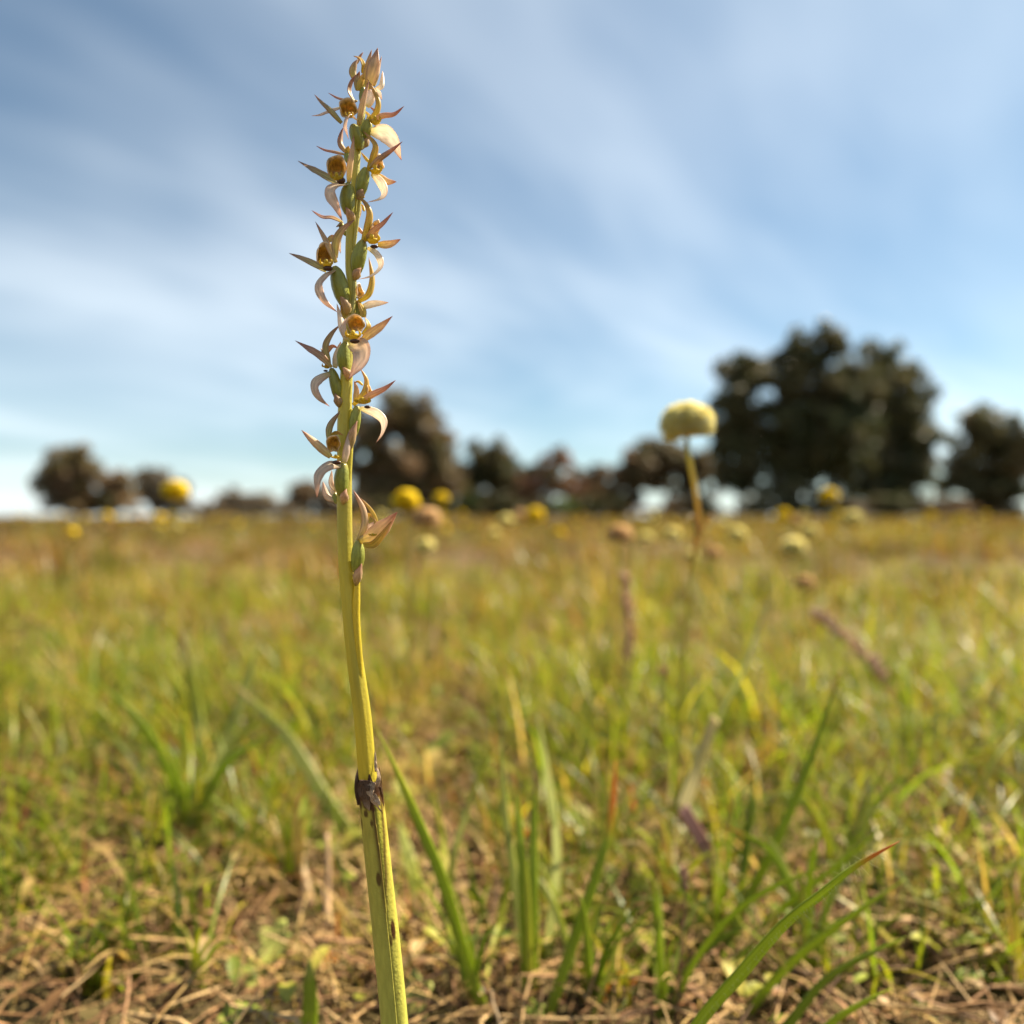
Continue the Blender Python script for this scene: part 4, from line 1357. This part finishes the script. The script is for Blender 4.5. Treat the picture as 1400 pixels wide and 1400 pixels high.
# each flower: crop, facing, ovary, bract, blades (name, colour, width, points (X, Y, dep), roll), lip, column, throat
FLW = [
    dict(c='A', ov=([(745, 600, -2), (735, 520, 0), (745, 440, 2)], 62), br=None,      # unopened tip
         b=[('petal', 'olive', 66, [(668, 372, 0), (650, 300, 2), (668, 240, 2), (694, 198, 0)], (.2, .4)),
            ('sepal', 'tan', 108, [(775, 480, 4), (805, 390, 10), (830, 270, 12), (868, 98, 6)], (0, .2)),
            ('sepal', 'tan', 42, [(745, 370, 6), (772, 270, 8), (795, 190, 8), (817, 112, 6)], (.2, .4)),
            ('sepal', 'tan', 40, [(835, 430, 4), (860, 340, 2), (880, 250, 0), (902, 170, -2)], (.4, .2)),
            ('petal', 'white', 46, [(850, 460, 2), (900, 430, 2), (910, 370, 0), (910, 298, -2)], (.5, .3)),
            ('petal', 'white', 44, [(840, 455, 6), (885, 490, 8), (905, 552, 8)], (.4, .8)),
            ('petal', 'gold', 46, [(735, 320, 4), (742, 255, 8), (715, 195, 10), (655, 168, 12)], (.6, .8)),
            ('petal', 'purple', 28, [(688, 235, -4), (715, 175, -6), (743, 135, -8)], (.2, .3)),
            ('sepal', 'purple', 42, [(668, 575, 2), (618, 480, 2), (640, 390, 2), (712, 308, 4)], (1.0, .6)),
            ('petal', 'purple', 40, [(690, 560, -4), (600, 550, -4), (520, 532, -4), (438, 490, -6)], (.6, .9))],
         lip=[], col=None, th=None),
    dict(c='A', ov=([(775, 610, 6), (805, 545, 8), (800, 470, 8)], 74), br=None, b=[
            ('sepal', 'gold', 60, [(700, 470, 4), (715, 400, 6), (760, 300, 6)], (.1, .3)),
            ('petal', 'olive', 60, [(690, 470, 2), (690, 380, 2), (712, 300, 2)], (.2, .5))], lip=[], col=None, th=None, ovm='white'),  # this ovary's sunlit look is put into its colour by pale tissue
    dict(c='A', ov=([(705, 985, 6), (690, 890, 12), (650, 765, 18)], 112), br=[(700, 975, 8), (740, 900, 0), (780, 880, -4)],
         b=[('petal', 'olive', 54, [(555, 750, 28), (460, 640, 34), (380, 568, 36), (316, 503, 38)], (.2, .5)),
            ('petal', 'pink', 78, [(560, 610, 8), (450, 640, 6), (360, 678, 4), (292, 690, 2)], (.6, .9)),
            ('petal', 'tan', 54, [(698, 770, 22), (725, 630, 28), (758, 500, 30), (792, 383, 30)], (.2, .5)),
            ('dorsal_sepal', 'pink', 82, [(695, 730, 24), (625, 700, 36), (592, 770, 44), (615, 895, 46)], (.7, 1.1))],
         lip=[(612, 640, 84, 80, (.30, -.82, -.40), 'lip')], col=(625, 690, 60, 34, 40), th=None),
    dict(c='A', ov=([(745, 905, 0), (765, 830, 4), (788, 725, 6)], 100), br=[(730, 960, 2), (760, 900, 2), (775, 850, 0)],
         b=[('sepal', 'gold', 54, [(790, 735, 8), (862, 650, 10), (870, 540, 12), (778, 368, 14)], (.7, .3)),
            ('petal', 'purple', 46, [(805, 745, 10), (910, 690, 16), (1010, 675, 20), (1099, 604, 22)], (.7, .4)),
            ('petal', 'purple', 40, [(900, 690, -8), (850, 645, -10), (798, 608, -12)], (.3, .5)),
            ('petal', 'gold', 34, [(775, 730, 0), (790, 690, -3), (745, 640, -6)], (.3, .5)),
            ('dorsal_sepal', 'white', 150, [(805, 830, 6), (930, 845, 10), (1020, 930, 12), (1075, 1075, 10)], (.25, .55))],
         lip=[], col=(850, 745, 90, 66, 10), th=None),
    dict(c='A', ov=([(640, 1100, -10), (610, 1060, -12), (600, 1010, -14)], 70), br=None,
         b=[('sepal', 'purple', 58, [(605, 1015, -14), (548, 935, -14), (552, 855, -16), (572, 785, -18)], (.5, .7)),
            ('petal', 'purple', 42, [(605, 1030, -14), (490, 1000, -16), (410, 985, -18), (333, 952, -20)], (.8, .6)),
            ('petal', 'gold', 50, [(600, 1020, -10), (608, 985, -10), (615, 950, -10)], (.3, .3))], lip=[], col=None, th=None),
    dict(c='B', ov=([(615, 720, 12), (602, 590, 18), (618, 455, 18)], 128), br=[(625, 790, 10), (625, 720, 22), (590, 655, 24)],
         b=[('petal', 'olive', 72, [(520, 460, 30), (400, 385, 36), (290, 325, 40), (172, 254, 44)], (.3, .5)),
            ('petal', 'tan', 54, [(615, 450, 22), (625, 310, 26), (648, 150, 26), (662, 28, 24)], (.2, .5)),
            ('sepal', 'white', 70, [(690, 360, -2), (680, 250, -2), (705, 140, -4)], (.4, .2)),
            ('dorsal_sepal', 'pink', 118, [(608, 458, 22), (500, 480, 38), (462, 545, 46), (510, 650, 46), (560, 775, 42)], (.6, .1))],
         lip=[(512, 330, 92, 100, (.38, -.80, -.40), 'lip')], col=(520, 405, 96, 56, 42), th=(548, 425, 38, 30, 40)),
    dict(c='B', ov=([(715, 560, 4), (735, 430, 8), (768, 318, 10)], 112), br=[(700, 590, 8), (720, 530, 12), (745, 500, 12)],
         b=[('sepal', 'gold', 60, [(782, 330, 10), (825, 225, 12), (842, 115, 14), (735, -10, 16)], (.6, .3)),
            ('petal', 'purple', 48, [(785, 325, 14), (880, 240, 22), (980, 168, 26), (1085, 85, 28)], (.6, .4)),
            ('petal', 'gold', 32, [(800, 270, 4), (765, 230, 0), (722, 178, -4)], (.3, .3)),
            ('petal', 'tan', 66, [(865, 375, 2), (940, 430, 0), (1032, 436, -2)], (.2, .4)),
            ('dorsal_sepal', 'white', 92, [(815, 365, 12), (880, 430, 14), (918, 520, 14), (880, 580, 12), (770, 617, 10)], (.2, 1.1))],
         lip=[(885, 280, 56, 70, (.9, -.35, 0), 'lip')], col=(850, 345, 110, 60, 16), th=None),
    dict(c='B', ov=([(600, 900, -8), (560, 840, -12), (550, 790, -14)], 60), br=None,
         b=[('petal', 'purple', 50, [(560, 790, -10), (470, 752, -10), (385, 745, -12), (292, 685, -14)], (.7, .5)),
            ('petal', 'olive', 36, [(560, 780, -10), (530, 810, -8), (505, 830, -8)], (.7, .5)),
            ('petal', 'purple', 40, [(680, 830, -10), (720, 870, -12), (755, 905, -14)], (.7, .5)),
            ('dorsal_sepal', 'white', 58, [(560, 860, -10), (535, 950, -8), (545, 1060, -8)], (.3, .5)),
            ('sepal', 'pink', 40, [(715, 640, -8), (712, 720, -8), (690, 800, -8)], (.3, .5))], lip=[], col=None, th=None),
    dict(c='B', ov=([(680, 1240, 2), (700, 1100, 8), (742, 950, 10)], 128), br=[(665, 1290, 4), (685, 1225, 12), (725, 1185, 12)],
         b=[('sepal', 'gold', 68, [(742, 955, 10), (782, 830, 12), (798, 700, 14), (745, 600, 16), (672, 576, 18)], (.6, .2)),
            ('petal', 'purple', 48, [(752, 955, 14), (830, 860, 22), (910, 800, 26), (1002, 700, 28)], (.6, .4)),
            ('petal', 'tan', 68, [(870, 985, 6), (970, 978, 6), (1068, 936, 6)], (.3, .5)),
            ('petal', 'gold', 30, [(750, 690, -2), (740, 650, -4), (718, 625, -4)], (.3, .3)),
            ('dorsal_sepal', 'white', 74, [(780, 1010, 12), (855, 1065, 16), (888, 1165, 16), (810, 1250, 14), (690, 1288, 10)], (.3, 1.2))],
         lip=[(855, 875, 58, 98, (.9, -.35, 0), 'lip')], col=(825, 950, 120, 70, 18), th=(838, 1000, 36, 15, 18)),
    dict(c='B', ov=([(580, 1510, 10), (535, 1330, 16), (498, 1180, 16)], 140), br=[(600, 1600, 6), (590, 1500, 20), (530, 1420, 18)],
         b=[('petal', 'olive', 66, [(420, 1215, 28), (330, 1165, 34), (220, 1112, 40), (95, 1057, 44)], (.3, .5)),
            ('petal', 'tan', 58, [(505, 1140, 20), (440, 1000, 26), (382, 890, 30), (325, 782, 34)], (.2, .6)),
            ('petal', 'olive', 70, [(498, 1100, 20), (502, 960, 24), (562, 852, 26), (668, 766, 26)], (.5, .2)),
            ('sepal', 'olive', 46, [(435, 960, 4), (470, 915, 4), (500, 905, 4)], (.5, .3)),
            ('dorsal_sepal', 'pink', 98, [(500, 1200, 22), (405, 1245, 36), (342, 1340, 44), (400, 1470, 44), (515, 1570, 38)], (.8, .2))],
         lip=[(405, 1085, 80, 98, (.45, -.76, -.40), 'lip')], col=(428, 1155, 100, 56, 36), th=(435, 1190, 42, 22, 36)),
    dict(c='C', ov=([(690, 480, -4), (700, 400, -8), (700, 330, -10)], 80), br=None,
         b=[('sepal', 'gold', 60, [(700, 335, -6), (790, 270, -8), (822, 130, -10), (790, -55, -12)], (.6, .3)),
            ('petal', 'white', 64, [(730, 385, -8), (830, 352, -8), (962, 340, -10)], (.2, .5)),
            ('petal', 'gold', 44, [(755, 470, 0), (745, 400, 0), (672, 312, -2)], (.4, .2)),
            ('petal', 'gold', 32, [(735, 470, 2), (715, 390, 2), (690, 330, 0)], (.4, .2))],
         lip=[(715, 250, 40, 68, (.7, -.6, .2), 'lip')], col=(705, 300, 44, 28, 0), th=None),
    dict(c='C', ov=([(590, 960, 8), (568, 820, 16), (592, 685, 16)], 112), br=[(610, 1010, 6), (600, 950, 20), (560, 900, 18)],
         b=[('petal', 'tan', 78, [(715, 695, 34), (790, 622, 40), (890, 550, 42), (998, 458, 44)], (.3, .5)),
            ('petal', 'white', 62, [(595, 665, 26), (560, 560, 24), (540, 450, 22), (512, 348, 20)], (.4, .7)),
            ('sepal', 'gold', 64, [(605, 500, 10), (575, 430, 8), (545, 355, 8)], (.3, .2)),
            ('petal', 'pink', 60, [(600, 650, 34), (565, 570, 34), (590, 480, 32)], (.5, .9)),
            ('petal', 'gold', 52, [(735, 620, 28), (785, 550, 28), (755, 465, 26)], (.5, .9)),
            ('dorsal_sepal', 'pink', 176, [(625, 700, 26), (725, 740, 40), (725, 850, 46), (618, 1006, 44)], (.1, .3))],
         lip=[(680, 540, 84, 84, (.08, -.90, -.38), 'lip')], col=(662, 635, 116, 70, 42), th=(668, 678, 42, 20, 47)),
    dict(c='C', ov=([(525, 1190, 4), (500, 1050, 8), (465, 915, 10)], 96), br=[(535, 1250, 4), (520, 1190, 12), (495, 1130, 12)],
         b=[('petal', 'purple', 72, [(468, 905, 18), (370, 810, 26), (260, 740, 30), (148, 672, 34)], (.3, .5)),
            ('sepal', 'olive', 58, [(445, 870, 10), (412, 730, 12), (462, 620, 12), (543, 532, 12)], (.5, .2)),
            ('petal', 'white', 66, [(495, 910, 2), (512, 800, 0), (548, 680, -2)], (.3, .5)),
            ('petal', 'purple', 44, [(400, 800, -2), (470, 722, -2), (530, 742, -2)], (.6, .3)),
            ('dorsal_sepal', 'pink', 120, [(452, 950, 14), (335, 1010, 26), (308, 1095, 30), (360, 1180, 30), (450, 1246, 28)], (.3, .9))],
         lip=[(380, 810, 44, 60, (-.8, -.3, .1), 'lip')], col=(425, 900, 66, 44, 14), th=(415, 935, 20, 9, 16)),
    dict(c='C', ov=([(660, 1500, 4), (668, 1390, 8), (690, 1240, 10)], 96), br=[(610, 1640, 10), (640, 1500, 16), (690, 1370, 14)],
         b=[('sepal', 'gold', 60, [(655, 1235, 10), (750, 1135, 12), (772, 1020, 12), (718, 915, 12)], (.6, .3)),
            ('petal', 'purple', 60, [(700, 1215, 14), (830, 1140, 22), (930, 1090, 26), (1025, 1017, 28)], (.5, .4)),
            ('petal', 'gold', 26, [(740, 1060, 0), (700, 1028, 2), (660, 1040, 4)], (.4, .2)),
            ('petal', 'tan', 54, [(670, 1210, 2), (682, 1110, 2), (662, 1020, 2)], (.3, .5)),
            ('dorsal_sepal', 'white', 92, [(715, 1262, 12), (835, 1300, 16), (910, 1370, 18), (905, 1470, 18), (855, 1560, 16)], (.2, .9))],
         lip=[(795, 1110, 36, 50, (.9, -.3, .2), 'lip')], col=(745, 1205, 120, 54, 16), th=(778, 1250, 28, 14, 18)),
    dict(c='D', ov=([(470, 740, 10), (466, 620, 14), (485, 500, 16)], 106), br=[(480, 800, 8), (488, 740, 20), (505, 690, 18)],
         b=[('sepal', 'olive', 50, [(372, 325, 16), (385, 225, 16), (457, 118, 14)], (.4, .2)),
            ('petal', 'tan', 66, [(390, 455, 28), (310, 380, 34), (240, 318, 38), (173, 258, 40)], (.3, .5)),
            ('petal', 'pink', 54, [(490, 500, 20), (512, 380, 20), (522, 270, 18)], (.4, .7)),
            ('petal', 'gold', 40, [(380, 320, 22), (430, 275, 26), (482, 296, 28)], (.5, .8)),
            ('dorsal_sepal', 'pink', 96, [(482, 515, 18), (375, 512, 34), (292, 590, 42), (286, 757, 42)], (.7, .2))],
         lip=[(410, 375, 56, 78, (.38, -.82, -.35), 'lip')], col=(430, 458, 62, 32, 34), th=(432, 497, 34, 16, 33)),
    dict(c='D', ov=([(440, 800, -6), (425, 760, -8), (420, 720, -8)], 50), br=None,
         b=[('petal', 'pink', 54, [(430, 775, -6), (365, 745, -6), (330, 635, -8)], (.4, .6)),
            ('petal', 'pink', 42, [(430, 710, -8), (390, 650, -8), (396, 555, -10)], (.4, .6)),
            ('petal', 'white', 40, [(430, 740, -8), (405, 700, -8), (410, 640, -10)], (.4, .6))], lip=[], col=None, th=None),
    dict(c='D', ov=([(575, 1300, 6), (588, 1190, 10), (592, 1070, 12)], 98), br=[(575, 1400, 6), (585, 1330, 14), (618, 1240, 14)],
         b=[('dorsal_sepal', 'tan', 136, [(600, 1075, 16), (690, 1050, 24), (790, 960, 28), (878, 862, 30)], (.2, .5)),
            ('petal', 'gold', 60, [(630, 1100, 24), (700, 1095, 30), (770, 1020, 34), (840, 920, 32)], (.4, .6)),
            ('sepal', 'tan', 54, [(592, 1075, 14), (640, 960, 14), (628, 840, 14), (553, 697, 14)], (.5, .2)),
            ('petal', 'gold', 30, [(735, 945, 8), (685, 850, 8), (605, 755, 10)], (.4, .3)),
            ('petal', 'gold', 30, [(640, 1010, 8), (668, 880, 8), (730, 940, 10)], (.4, .3)),
            ('petal', 'pink', 40, [(630, 1010, 10), (690, 950, 10), (710, 930, 10)], (.4, .3))],
         lip=[], col=(700, 1030, 50, 22, 34), th=None),
]
for fl in FLW:
    cr = fl['c']
    sc = CROP[cr][2] * PXM
    mb = MB()
    pts, w = fl['ov']
    sweep(mb, [op(cr, *p) for p in pts], w * .5 * sc, w * .47 * sc, OVARY, 20, 18, ribs=6)
    flo = mb.build('flower', M[fl.get('ovm', 'ovary')], orchid, OB)
    if fl['br']:
        mb = MB()
        bw = 84 * (1 if cr != 'D' else .85)
        sweep(mb, [op(cr, *p) for p in fl['br']], bw * .5 * sc, .0009, BROAD, 14, 10, (.1, .2), cup=-.5)
        mb.build('bract', M['bract'], flo, OB)
    for (nm, mk, w, pts, roll) in fl['b']:
        mb = MB()
        wide = w > 70
        tv = np.ones(3) * rnd.uniform(.88, 1.12)
        # sides of the picture curl towards the lens or away from it
        sweep(mb, [op(cr, *p) for p in pts], w * .5 * sc * .98, (.00016 if wide else .00022), BROAD if wide else LANCE, 26, 12, roll,
              cup=rnd.choice((-1, 1)) * (.30 if wide else .38), wave=.06 if wide else .03, tint=tv)
        mb.build(nm, M[mk], flo, OB)
    for (X, Y, rx, ry, face, mk) in fl['lip']:
        mb = MB()
        dep = 22 if face[1] < -.7 else 10
        lip(mb, op(cr, X, Y, dep), rx * sc * .90, ry * sc * .88, face, up_tilt=-.15)
        mb.build('labellum', M[mk], flo, OB)
    if fl['col']:
        X, Y, w, h, dep = fl['col']
        mb = MB()
        c0 = op(cr, X, Y, dep)
        ellipsoid(mb, c0, (w * .42 * sc, w * .3 * sc, h * .36 * sc), bump=.14)
        for s in (-1, 1):
            sweep(mb, [c0 + (s * w * .25 * sc, 0, 0), c0 + (s * w * .5 * sc, -w * .25 * sc, h * .1 * sc), c0 + (s * w * .42 * sc, -w * .5 * sc, h * .55 * sc)],
                  w * .12 * sc, w * .07 * sc, LANCE, 10, 6)
        ellipsoid(mb, c0 + (0, -w * .35 * sc, h * .3 * sc), (w * .16 * sc, w * .16 * sc, h * .3 * sc), nu=8, nv=6)
        mb.build('column', M['column'], flo, OB)
    if fl['th']:
        X, Y, rx, rz, dep = fl['th']
        mb = MB()
        ellipsoid(mb, op(cr, X, Y, dep), (rx * sc, rx * .6 * sc, rz * sc), bump=.05)
        mb.build('throat', M['dark'], flo, OB)
